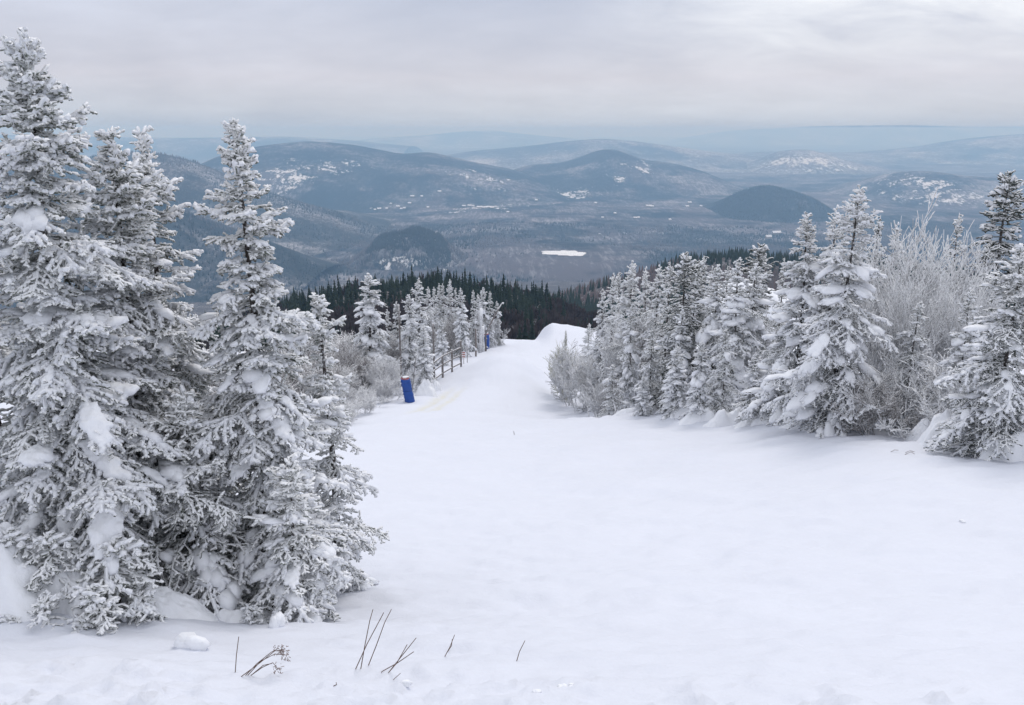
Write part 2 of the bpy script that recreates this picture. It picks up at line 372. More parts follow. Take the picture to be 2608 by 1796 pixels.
# ------------------------------------------------------------------ hills, each ridge a real landform at its own distance
HILLS = []
def hill(label, pts, D, front, back, mat, seed, rough=0.10, floor=FLOOR - 40, nx=150, ny=64):
    q = [P(u, v, D) for u, v in pts]
    xs = np.array([p.x for p in q]); zs = np.array([p.z for p in q])
    x0, x1 = xs[0], xs[-1]; x = np.linspace(x0, x1, nx)
    cz = np.interp(x, xs, zs); k = max(3, nx // 22) | 1; cz = _sm(_sm(cz, k), k)
    s = np.concatenate([-np.linspace(1, 0, ny // 2) ** 1.3, np.linspace(0, 1, ny // 2)[1:] ** 1.3])
    Xg = np.repeat(x[None, :], len(s), 0); Sg = np.repeat(s[:, None], nx, 1)
    wob = 0.25 * fbm(Xg / front * 0.9, Sg * 1.2, seed + 5, 3)
    pr = np.cos(np.clip(np.abs(Sg), 0, 1) * math.pi / 2) ** 1.5
    Yg = D + np.where(Sg < 0, Sg * front, Sg * back) * (1 + wob * (1 - pr))
    H = np.maximum(cz - floor, 0)[None, :]
    Zg = floor + H * pr
    ns = fbm(Xg / front * 2.4, Yg / front * 2.4, seed, 6, 0.52)
    Zg = Zg + ns * H * rough * 2.2 * (1 - pr ** 3 * 0.86)
    me = mesh_np('hill', np.stack([Xg, Yg, Zg], 2).reshape(-1, 3), grid_faces(len(s), nx), True)
    o = add_obj('hill', me, mat); tag(o, label, kind='structure'); HILLS.append((Xg, Yg, Zg)); return o
def hm(name, br, dk, sn, amt, bias, f, patches=()): return mat_hill(name, br, dk, sn, amt, bias, f, patches)

mtA = hm('long_ridge_woods', BROWN, DARK, SNW, 0.38, 0.48, 0.8,
         [(tuple(P(745, 450, 6500)), (330, 900, 190), 0.9), (tuple(P(860, 425, 6700)), (300, 700, 80), 0.8), (tuple(P(1230, 440, 6700)), (520, 900, 220), 0.35)])
hill('long rounded wooded ridge beyond the left spruces with snowy clearings', [(440, 520), (500, 440), (560, 398), (650, 373), (780, 358), (900, 368), (990, 388), (1030, 395), (1075, 386), (1140, 398), (1230, 420), (1330, 440), (1430, 480), (1530, 530)], 7600, 1900, 2200, mtA, 101)
mtB = hm('peaked_ridge_woods', BROWN, DARK, SNW, 0.40, 0.485, 0.8,
         [(tuple(P(1640, 425, 7500)), (300, 800, 130), 0.6), (tuple(P(1740, 425, 7500)), (190, 400, 60), 0.9), (tuple(P(1460, 500, 6900)), (420, 500, 90), 0.7), (tuple(P(1580, 455, 7200)), (150, 400, 80), 0.6)])
hill('wooded ridge with a small pointed summit in the middle distance', [(1190, 520), (1250, 470), (1290, 440), (1350, 420), (1440, 415), (1490, 398), (1530, 382), (1560, 379), (1600, 392), (1640, 408), (1710, 415), (1780, 432), (1840, 460), (1920, 500), (1990, 530)], 8300, 1900, 2200, mtB, 113)
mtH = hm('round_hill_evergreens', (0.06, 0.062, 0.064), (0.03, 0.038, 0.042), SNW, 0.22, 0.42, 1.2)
hill('dark evenly rounded evergreen hill on the right of the valley', [(1725, 585), (1790, 552), (1840, 520), (1885, 494), (1930, 479), (1965, 477), (2000, 486), (2050, 500), (2080, 514), (2108, 548), (2140, 590)], 5600, 700, 800, mtH, 127, 0.06)
mtK = hm('hump_woods', (0.11, 0.10, 0.105), DARK, SNW, 0.6, 0.52, 1.5, [(tuple(P(1060, 672, 3280)), (190, 200, 50), 0.9)])
hill('small dark wooded hump rising from the near valley', [(845, 690), (895, 664), (935, 632), (965, 606), (1000, 596), (1020, 598), (1052, 587), (1075, 588), (1100, 598), (1125, 606), (1150, 632), (1195, 660), (1250, 690)], 3500, 330, 400, mtK, 131, 0.15, FLOOR - 25)
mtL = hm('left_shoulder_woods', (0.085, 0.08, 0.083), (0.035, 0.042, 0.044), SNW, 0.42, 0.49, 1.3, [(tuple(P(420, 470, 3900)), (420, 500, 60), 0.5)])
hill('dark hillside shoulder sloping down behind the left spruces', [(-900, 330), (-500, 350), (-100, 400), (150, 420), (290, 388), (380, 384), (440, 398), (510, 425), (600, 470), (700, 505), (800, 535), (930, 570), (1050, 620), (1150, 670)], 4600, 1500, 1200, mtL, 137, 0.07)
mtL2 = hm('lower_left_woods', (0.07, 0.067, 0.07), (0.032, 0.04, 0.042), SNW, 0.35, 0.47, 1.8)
hill('low dark wooded spur filling the gap between the left spruces', [(-900, 430), (-300, 450), (0, 468), (200, 480), (380, 512), (480, 548), (580, 590), (700, 640), (820, 700)], 3000, 900, 700, mtL2, 139, 0.07)
mtR = hm('craggy_ridge', BROWN, DARK, SNW, 0.5, 0.49, 1.0,
         [(tuple(P(2330, 465, 6600)), (300, 600, 90), 1.0), (tuple(P(2390, 500, 6300)), (480, 700, 110), 0.85), (tuple(P(2480, 510, 6300)), (300, 700, 130), 0.8), (tuple(P(2420, 530, 6100)), (110, 300, 30), 1.5)])
hill('craggy ridge with snowy cliffs behind the right-hand spruces', [(2080, 520), (2180, 490), (2260, 462), (2290, 440), (2330, 434), (2400, 438), (2450, 448), (2520, 450), (2608, 462), (2800, 470), (3100, 490), (3400, 540)], 6900, 1300, 1500, mtR, 149, 0.09)
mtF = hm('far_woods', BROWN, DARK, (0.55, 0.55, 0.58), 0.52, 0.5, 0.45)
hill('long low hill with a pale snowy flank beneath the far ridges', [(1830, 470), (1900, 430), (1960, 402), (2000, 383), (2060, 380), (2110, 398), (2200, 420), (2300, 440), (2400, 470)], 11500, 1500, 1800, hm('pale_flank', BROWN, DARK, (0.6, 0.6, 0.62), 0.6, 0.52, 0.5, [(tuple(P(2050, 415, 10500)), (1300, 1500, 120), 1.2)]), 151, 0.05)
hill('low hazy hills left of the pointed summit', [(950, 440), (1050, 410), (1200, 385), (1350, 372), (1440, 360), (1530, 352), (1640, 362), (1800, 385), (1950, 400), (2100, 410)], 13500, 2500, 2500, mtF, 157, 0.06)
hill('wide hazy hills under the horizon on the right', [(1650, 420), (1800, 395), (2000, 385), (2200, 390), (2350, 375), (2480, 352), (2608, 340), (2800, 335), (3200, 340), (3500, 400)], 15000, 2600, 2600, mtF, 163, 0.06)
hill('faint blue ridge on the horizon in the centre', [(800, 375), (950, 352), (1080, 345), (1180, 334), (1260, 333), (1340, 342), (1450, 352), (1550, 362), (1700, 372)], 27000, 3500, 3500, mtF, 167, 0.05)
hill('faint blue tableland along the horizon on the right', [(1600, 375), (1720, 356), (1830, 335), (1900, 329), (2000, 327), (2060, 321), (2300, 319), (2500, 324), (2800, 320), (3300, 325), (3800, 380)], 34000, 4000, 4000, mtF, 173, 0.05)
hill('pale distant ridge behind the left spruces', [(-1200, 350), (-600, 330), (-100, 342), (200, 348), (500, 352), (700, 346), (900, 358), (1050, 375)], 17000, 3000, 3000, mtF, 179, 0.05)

# ------------------------------------------------------------------ conifer prototypes for the far woods (a few triangles each)
def cone_tree(rng, H, Rr, tiers, sides, ragged=0.3):
    V, F = [], []
    for i in range(tiers):
        f = i / tiers; zt = H * (1 - 0.93 * f * 0.92); zb = H * (1 - (f + 1.5 / tiers) * 0.86); zb = max(zb, H * 0.06)
        r = Rr * ((i + 1) / tiers) ** 0.85
        ring = len(V); V.append((rng.uniform(-.03, .03) * Rr, rng.uniform(-.03, .03) * Rr, zt))
        ph = rng.random() * 6.28
        for k in range(sides):
            aa = ph + 2 * math.pi * k / sides; q = r * (1 + rng.uniform(-ragged, ragged)) * (1.0 if k % 2 else 0.62)
            V.append((q * math.cos(aa), q * math.sin(aa), zb + rng.uniform(-.3, .3) * H / tiers + (0.0 if k % 2 else 0.04 * H)))
        for k in range(sides): F.append((ring, ring + 1 + k, ring + 1 + (k + 1) % sides))
    return np.array(V), np.array(F)
rng = random.Random(5)
dark_protos = []
for i in range(5):
    V_, F_ = cone_tree(rng, 1.0, rng.uniform(0.15, 0.21), 8, 8, 0.4)
    me_ = mesh_np('dark_spruce', V_, F_); me_.materials.append(M['dark']); dark_protos.append(me_)

def scatter_mesh(name, P3, Hs, Rs, kindarr, mats, label, cat):
    """one joined mesh of thousands of tiny three-sided trees; kindarr picks the material"""
    n = len(P3); rg = np.random.default_rng(3); ph = rg.random(n) * 6.28
    V = np.zeros((n, 4, 3)); V[:, 0] = P3; V[:, 0, 2] += Hs
    for k in range(3):
        V[:, k + 1] = P3; V[:, k + 1, 0] += Rs * np.cos(ph + k * 2.094); V[:, k + 1, 1] += Rs * np.sin(ph + k * 2.094)
        V[:, k + 1, 2] -= 0.5
    b = np.arange(n)[:, None] * 4
    F = np.concatenate([b + np.array([[0, 1, 2]]), b + np.array([[0, 2, 3]]), b + np.array([[0, 3, 1]])], 1).reshape(-1, 3)
    me = mesh_np(name, V.reshape(-1, 3), F); 
    o = add_obj(name, me, mats); me.polygons.foreach_set('material_index', np.repeat(kindarr, 3).astype(np.int32))
    tag(o, label, cat, kind='stuff'); return o

# forest on the mountainside: candidates, the 300 largest in view as individuals
rg = np.random.default_rng(11)
n = 9000
yy = 215 + (475 - 215) * rg.random(n) ** 0.9; az = rg.uniform(-0.46, 0.46, n); xx = az * yy
dens = fbm(xx * 0.02, yy * 0.02, 91, 3); edge = sstep(215, 290, yy)
keep = rg.random(n) < (0.5 + 0.5 * (yy / 460)) * np.clip(0.85 + dens, 0.15, 1)
xx, yy, az = xx[keep], yy[keep], az[keep]; zz_ = mz(xx, yy)
isdark = (fbm(xx * 0.025, yy * 0.02, 97, 3) + 0.25 * rg.random(len(xx))) > (0.12 - 0.30 * sstep(340, 410, yy) + 0.25 * sstep(0.02, 0.09, az))
hh = np.where(isdark, 4.2 + 5.5 * rg.random(len(xx)) ** 1.3 + 3.0 * (rg.random(len(xx)) > 0.86), rg.uniform(4.5, 8.5, len(xx)))
# what the camera can see of them (in frame, not hidden by the near crest)
zc_ = yy * CP - zz_ * SP; uu = CU + FPX * xx / zc_; vv = CV + FPX * (-(zz_ + hh) * CP - yy * SP) / zc_
seen = (uu > 760) & (uu < 1530) & (vv < 850) & isdark
idx = np.where(seen)[0]; idx = idx[np.argsort(-(hh / yy)[idx])][:290]
ind = np.zeros(len(xx), bool); ind[idx] = True
for j, i in enumerate(idx):
    o = bpy.data.objects.new('dark_spruce', dark_protos[j % 5]); COL.objects.link(o)
    o.location = (xx[i], yy[i], zz_[i] - 0.3); s = hh[i]; o.scale = (s * rg.uniform(.8, 1.2), s * rg.uniform(.8, 1.2), s)
    o.rotation_euler = (R(rg.uniform(-3, 3)), R(rg.uniform(-3, 3)), rg.uniform(0, 6.28))
    tag(o, 'dark unfrosted spruce on the wooded shoulder below the ski run', 'spruce tree', 'dark spruces on the shoulder below the run')
# rest of the dark spruces, as one mass but with tiered shapes
def merge_protos(name, protoV, idxs, mats, label, cat, matk=None):
    Vs, Fs, Ks = [], [], []; off = 0; r2 = random.Random(4)
    for i in idxs:
        V_, F_ = protoV[r2.randrange(len(protoV))]; aa = r2.random() * 6.28; c, s = math.cos(aa), math.sin(aa); h = hh[i]
        W = np.empty_like(V_); k = r2.uniform(.8, 1.25)
        W[:, 0] = (V_[:, 0] * c - V_[:, 1] * s) * h * k + xx[i]; W[:, 1] = (V_[:, 0] * s + V_[:, 1] * c) * h * k + yy[i]; W[:, 2] = V_[:, 2] * h + zz_[i] - 0.3
        Vs.append(W); Fs.append(F_ + off); off += len(V_)
    o = add_obj(name, mesh_np(name, np.vstack(Vs), np.vstack(Fs)), mats); tag(o, label, cat, kind='stuff'); return o
rest = np.where(isdark & ~ind)[0]
pv = [cone_tree(rng, 1.0, 0.17, 5, 6, 0.4) for _ in range(4)]
merge_protos('spruce_forest', pv, rest, M['dark'], 'mass of dark evergreens covering the shoulder below the ski run', 'forest')
def bare_proto(r):
    V, F = [], []
    for k in range(26):
        aa = r.random() * 6.28; h0 = r.uniform(0.05, 0.5); h1 = min(1, h0 + r.uniform(0.25, 0.5)); q0 = 0.03; q1 = r.uniform(0.08, 0.34) * (1.15 - h1 * 0.6)
        p0 = np.array([q0 * math.cos(aa), q0 * math.sin(aa), h0]); p1 = np.array([q1 * math.cos(aa), q1 * math.sin(aa), h1])
        wv = np.array([-math.sin(aa + 1), math.cos(aa + 1), 0]) * 0.022; b0 = len(V)
        V += [p0 - wv, p0 + wv, p1]; F.append((b0, b0 + 1, b0 + 2))
        V += [p0 + np.array([0, 0, .05]) - wv * 1.6, p1 + wv * 2, p1 - wv * 1.5 + np.array([0, 0, -.1])]; F.append((b0 + 3, b0 + 4, b0 + 5))
    return np.array(V), np.array(F)
bp = [bare_proto(rng) for _ in range(5)]
merge_protos('bare_woods', bp, np.where(~isdark)[0], M['bare'], 'brown bare woods among the dark spruces below the run', 'forest')
# further ridge on the right and slopes below
n = 30000
yy = rg.uniform(560, 1500, n); az = rg.uniform(-0.45, 0.62, n); xx = az * yy; zz_ = mz(xx, yy)
f = fbm(xx * 0.008, yy * 0.008, 93, 4); dk = (f + 0.22 * rg.random(n)) > np.where(az > 0.17, -0.08, 0.16)
keep = rg.random(n) < np.clip(0.7 + f * 0.9, 0.2, 1); xx, yy, zz_, dk = xx[keep], yy[keep], zz_[keep], dk[keep]; n = len(xx)
hh2 = np.where(dk, rg.uniform(7, 13, n), rg.uniform(5, 8, n))
scatter_mesh('ridge_forest', np.stack([xx, yy, zz_], 1), hh2, np.where(dk, hh2 * .17, hh2 * .22), (~dk).astype(int), [M['dark'], M['bare']], 'mixed dark and brown forest on the farther ridge at right of the run', 'forest')
# valley woods up to about 4.6 km: real little trees over the snowy floor
n = 52000
yy = 2300 + 2600 * rg.random(n) ** 0.85; az = rg.uniform(-0.6, 0.62, n); xx = az * yy; zz_ = vz(xx, yy)
el = ((xx - lk.x) / 110) ** 2 + ((yy - lk.y + 10) / 95) ** 2
f = fbm(xx * 0.004, yy * 0.003, 95, 5, 0.6)
keep = (el > 1.0) & (rg.random(n) < np.clip(0.62 + f * 1.5, 0.08, 1))
xx, yy, zz_, f = xx[keep], yy[keep], zz_[keep], f[keep]; n = len(xx)
dk = (fbm(xx * 0.003 + 4, yy * 0.002, 99, 5, 0.6) + 0.12 * rg.random(n)) > 0.12
hh2 = np.where(dk, rg.uniform(10, 16, n), rg.uniform(9, 14, n))
M['bare_valley'] = mat_flat('grey_bare_woods', (0.115, 0.105, 0.11), 0.3, 0.02)
M['dark_valley'] = mat_flat('dark_valley_evergreens', (0.035, 0.045, 0.046), 0.3, 0.02)
scatter_mesh('valley_forest', np.stack([xx, yy, zz_], 1), hh2, hh2 * np.where(dk, .3, .3), (~dk).astype(int), [M['dark_valley'], M['bare_valley']], 'grey bare woods and evergreens over the valley floor', 'forest')
# small trees standing on the nearer hills, so that slopes and skylines are made of trees
def hill_forest(k, n, hmin, hmax, darkfn, bare_keep, name, label, wd=.22):
    Xg, Yg, Zg = HILLS[k]
    fi = rg.random(n) * (Xg.shape[0] * .62 - 1.01); fj = rg.random(n) * (Xg.shape[1] - 1.01); i0 = fi.astype(int); j0 = fj.astype(int); di = fi - i0; dj = fj - j0
    def bil(A): return A[i0, j0] * (1 - di) * (1 - dj) + A[i0 + 1, j0] * di * (1 - dj) + A[i0, j0 + 1] * (1 - di) * dj + A[i0 + 1, j0 + 1] * di * dj
    px_, py_, pz_ = bil(Xg), bil(Yg), bil(Zg); kp = (pz_ > vz(px_, py_) - 5) & (np.abs(px_) < .68 * py_); px_, py_, pz_ = px_[kp], py_[kp], pz_[kp]
    dk = darkfn(px_, py_, pz_); h_ = hmin + (hmax - hmin) * rg.random(len(px_)) ** 1.5; kp = dk | (rg.random(len(px_)) < bare_keep)
    px_, py_, pz_, dk, h_ = px_[kp], py_[kp], pz_[kp], dk[kp], h_[kp]
    scatter_mesh(name, np.stack([px_, py_, pz_], 1), h_, h_ * wd, (~dk).astype(int), [M['dark_valley'], M['bare_valley']], label, 'forest')
hill_forest(3, 9000, 8, 20, lambda x, y, z: z > FLOOR + 66 + 150 * fbm(x * .006, y * .006, 7, 4), .22, 'hump_forest', 'dark evergreens covering the small hump hill')
hill_forest(2, 9000, 9, 19, lambda x, y, z: np.ones(len(x), bool), 1, 'round_hill_forest', 'dense dark evergreens covering the round hill')
hill_forest(4, 15000, 8, 17, lambda x, y, z: fbm(x * .003, y * .003, 17, 4) > -.02, .6, 'shoulder_forest', 'mixed woods on the hillside shoulder behind the left spruces')
hill_forest(5, 9000, 8, 17, lambda x, y, z: fbm(x * .004, y * .004, 19, 4) > -.1, .6, 'spur_forest', 'dark woods on the low spur behind the left spruces')

# ------------------------------------------------------------------ village
def house_mesh(wd, dp, h, rf):
    V = [(-wd/2, -dp/2, 0), (wd/2, -dp/2, 0), (wd/2, dp/2, 0), (-wd/2, dp/2, 0), (-wd/2, -dp/2, h), (wd/2, -dp/2, h), (wd/2, dp/2, h), (-wd/2, dp/2, h), (-wd/2, 0, h + rf), (wd/2, 0, h + rf)]
    F = [(0, 1, 5, 4), (1, 2, 6, 5), (2, 3, 7, 6), (3, 0, 4, 7), (5, 6, 9), (7, 4, 8)]
    m1 = bpy.data.meshes.new('wall'); m1.from_pydata(V, [], F)
    o = 0.9; zt = h + rf; t = 0.6
    V2 = [(-wd/2-o, -dp/2-o, h - rf*2*o/dp), (wd/2+o, -dp/2-o, h - rf*2*o/dp), (wd/2+o, 0, zt + .1), (-wd/2-o, 0, zt + .1), (wd/2+o, dp/2+o, h - rf*2*o/dp), (-wd/2-o, dp/2+o, h - rf*2*o/dp)]
    V2 += [(x, y, z + t) for x, y, z in V2]
    F2 = [(0, 1, 2, 3), (3, 2, 4, 5), (6, 7, 8, 9), (9, 8, 10, 11), (0, 1, 7, 6), (5, 4, 10, 11), (1, 2, 8, 7), (2, 4, 10, 8), (0, 3, 9, 6), (3, 5, 11, 9)]
    m2 = bpy.data.meshes.new('roof'); m2.from_pydata(V2, [], F2)
    m1.materials.append(M['housewall']); m2.materials.append(M['roofsnow']); return m1, m2
HM = [house_mesh(14, 11, 6, 5), house_mesh(22, 12, 7, 5), house_mesh(34, 14, 8, 5)]
vill = [(835, 540, 0), (850, 541, 1), (828, 536, 0), (946, 534, 0), (955, 536, 0), (966, 534, 1), (985, 533, 0), (996, 521, 0), (1014, 528, 1), (1022, 534, 0), (1030, 532, 0), (1044, 520, 1), (1050, 502, 1), (1074, 502, 0), (1090, 530, 0),
        (1120, 490, 1), (1182, 527, 1), (1196, 526, 1), (1205, 527, 0), (1222, 530, 2), (1235, 531, 2), (1246, 530, 2), (1253, 531, 1), (1268, 534, 0), (1294, 542, 0), (1366, 512, 0), (1517, 519, 0), (1535, 556, 0), (1652, 527, 2), (1660, 528, 1), (1750, 528, 1), (1756, 518, 1), (1785, 527, 0), (1706, 561, 0), (1618, 557, 1), (1626, 556, 0), (1566, 545, 0)]
bigl = ['leftmost of three big low snow-roofed buildings at the bright village field', 'middle one of three big low snow-roofed buildings at the bright village field', 'rightmost of three big low snow-roofed buildings at the bright village field', 'big low snow-roofed building standing apart between village and round hill'] + ['large low snow-roofed building'] * 4
for (u, v, k) in vill:
    ang = 14.7 - math.degrees(math.atan((898 - v) / FPX)); yd = -(FLOOR + 10) / math.tan(R(ang)); yd = min(yd, 6900)
    # find where the sight line meets ground of valley/hills: march
    best = None
    for yt in np.linspace(4200, 8200, 200):
        p = P(u, v, yt); g0 = float(vz(p.x, p.y))
        for (Xg, Yg, Zg) in HILLS[:3]:
            j = int((p.x - Xg[0, 0]) / (Xg[0, -1] - Xg[0, 0]) * (Xg.shape[1] - 1))
            if 0 <= j < Xg.shape[1]:
                g0 = max(g0, float(np.interp(p.y, Yg[:, j], Zg[:, j], left=-1e4, right=-1e4)))
        if p.z < g0: best = p; break
    if best is None: continue
    e_ = empty('house', (best.x, best.y, best.z - 1.0), rg.uniform(-0.5, 0.5))
    s = best.y / 5200; e_.scale = (s, s, s)
    for nm, mm in zip(('wall', 'roof'), HM[k]):
        c = bpy.data.objects.new(nm, mm); COL.objects.link(c); c.parent = e_
    tag(e_, ['small pale house with a snowy roof in the far valley village', 'snow-roofed house with a long roof in the far valley village', bigl.pop(0) if k == 2 else ''][k], 'house', 'houses of the far valley village')
for (u, v, k, lb) in ((1978, 584, 2, 'big snow-roofed chalet in the clearing left below the rounded hill'), (1958, 592, 1, 'smaller snow-roofed chalet beside the big one below the rounded hill'), (2037, 588, 2, 'snow-roofed chalet right at the foot of the rounded hill, by a spruce tip')):
    ang = 14.7 - math.degrees(math.atan((898 - v) / FPX)); yd = 505 / math.tan(R(ang)); p = P(u, v, yd)
    p = P(u, v, yd); z0 = float(vz(p.x, p.y))
    e_ = empty('chalet', (p.x, p.y, z0 + 3), 0.3); e_.scale = (1.4, 1.2, 1.5)
    for nm, mm in zip(('wall', 'roof'), HM[k]):
        c = bpy.data.objects.new(nm, mm); COL.objects.link(c); c.parent = e_
    tag(e_, lb, 'chalet')

# ------------------------------------------------------------------ tubes and twigs
def fingers_mesh(name, A, B, r0, r1, sides=4, seed=0, jit=0.25, smooth=False, clubby=True):
    """every twig a tapered tube with a blunt tip: A,B ends, r0,r1 radii"""
    A = np.asarray(A, float); B = np.asarray(B, float); n = len(A); rg_ = np.random.default_rng(seed)
    r0 = np.broadcast_to(np.asarray(r0, float), (n,)); r1 = np.broadcast_to(np.asarray(r1, float), (n,))
    d = B - A; ln = np.linalg.norm(d, axis=1, keepdims=True) + 1e-9; d = d / ln
    up = np.where(np.abs(d[:, 2:3]) > 0.9, [[1, 0, 0]], [[0, 0, 1.0]])
    s = np.cross(d, up); s /= np.linalg.norm(s, axis=1, keepdims=True) + 1e-9; t = np.cross(s, d)
    V = np.zeros((n, 2 * sides + 1, 3)); ph = rg_.random(n) * 6.28
    m = A + d * ln * (0.72 if clubby else 1.0)
    for k in range(sides):
        aa = ph + k * 2 * math.pi / sides
        cs = np.cos(aa)[:, None] * s + np.sin(aa)[:, None] * t
        V[:, k] = A + cs * (r0 * (1 + rg_.uniform(-jit, jit, n)))[:, None]
        V[:, sides + k] = m + cs * (r1 * (1 + rg_.uniform(-jit, jit, n)))[:, None]
    V[:, 2 * sides] = B
    b = np.arange(n)[:, None] * (2 * sides + 1); tri = []
    for k in range(sides):
        k2 = (k + 1) % sides
        tri += [[k, k2, sides + k2], [k, sides + k2, sides + k], [sides + k, sides + k2, 2 * sides]]
    F = (b[:, :, None].repeat(1, 1) + np.array(tri).reshape(1, -1)[None].reshape(1, 1, -1)).reshape(n, -1).reshape(-1, 3)
    return V.reshape(-1, 3), F
def tube_path(pts, rads, sides=8):
    V, F = [], []; n = len(pts)
    for i, p in enumerate(pts):
        d = (pts[min(i + 1, n - 1)] - pts[max(i - 1, 0)]).normalized()
        a_ = Vector((1, 0, 0)) if abs(d.x) < 0.9 else Vector((0, 1, 0)); s = d.cross(a_).normalized(); t = s.cross(d)
        for k in range(sides):
            q = 2 * math.pi * k / sides; V.append(tuple(p + (s * math.cos(q) + t * math.sin(q)) * rads[i]))
    for i in range(n - 1):
        for k in range(sides):
            k2 = (k + 1) % sides; F.append((i * sides + k, i * sides + k2, (i + 1) * sides + k2, (i + 1) * sides + k))
    c0 = len(V); V.append(tuple(pts[0])); V.append(tuple(pts[-1]))
    for k in range(sides):
        k2 = (k + 1) % sides; F.append((c0, k2, k, k)); F.append((c0 + 1, (n - 1) * sides + k, (n - 1) * sides + k2, (n - 1) * sides + k2))
    return V, [tuple(dict.fromkeys(f)) for f in F]
def py_mesh(name, V, F, mats=(), smooth=True):
    me = bpy.data.meshes.new(name); me.from_pydata([tuple(v) for v in V], [], F)
    if smooth: me.polygons.foreach_set('use_smooth', [True] * len(me.polygons))
    for m in mats: me.materials.append(m)
    me.update(); return me
# unit icosphere
import bmesh
def ico(sub):
    bm = bmesh.new(); bmesh.ops.create_icosphere(bm, subdivisions=sub, radius=1.0)
    V = np.array([v.co[:] for v in bm.verts]); F = np.array([[v.index for v in f.verts] for f in bm.faces]); bm.free(); return V, F
ICO = {1: ico(1), 2: ico(2), 3: ico(3)}
def vn3(p, f, seed):
    return vnoise(p[:, 0] * f + p[:, 2] * f * 0.7, p[:, 1] * f - p[:, 2] * f * 0.6 + 11, seed) + vnoise(p[:, 1] * f + 5, p[:, 2] * f, seed + 3)
def lumps_mesh(lumps, sub, seed=0):
    """lumps: (center, axis vector (long half axis), side half width, height)"""
    Vs, Fs = [], []; off = 0; V0, F0 = ICO[sub]
    for i, (c, ax, wd, ht) in enumerate(lumps):
        ax = Vector(ax); l = ax.length; d = ax.normalized(); s = d.cross(Vector((0, 0, 1)))
        s = s.normalized() if s.length > 1e-3 else Vector((1, 0, 0)); t = s.cross(d)
        k = 1 + 0.5 * vn3(V0 * 1.0 + i * 3.7, 1.6, seed + i) + 0.28 * vn3(V0 + i, 4.2, seed + i + 50)
        W = V0 * k[:, None]; zz = np.where(W[:, 2] < 0, W[:, 2] * 0.55, W[:, 2])
        Q = np.array(c)[None] + W[:, 0:1] * l * np.array(d)[None] + W[:, 1:2] * wd * np.array(s)[None] + zz[:, None] * ht * np.array(t)[None]
        Vs.append(Q); Fs.append(F0 + off); off += len(V0)
    return np.vstack(Vs), np.vstack(Fs)

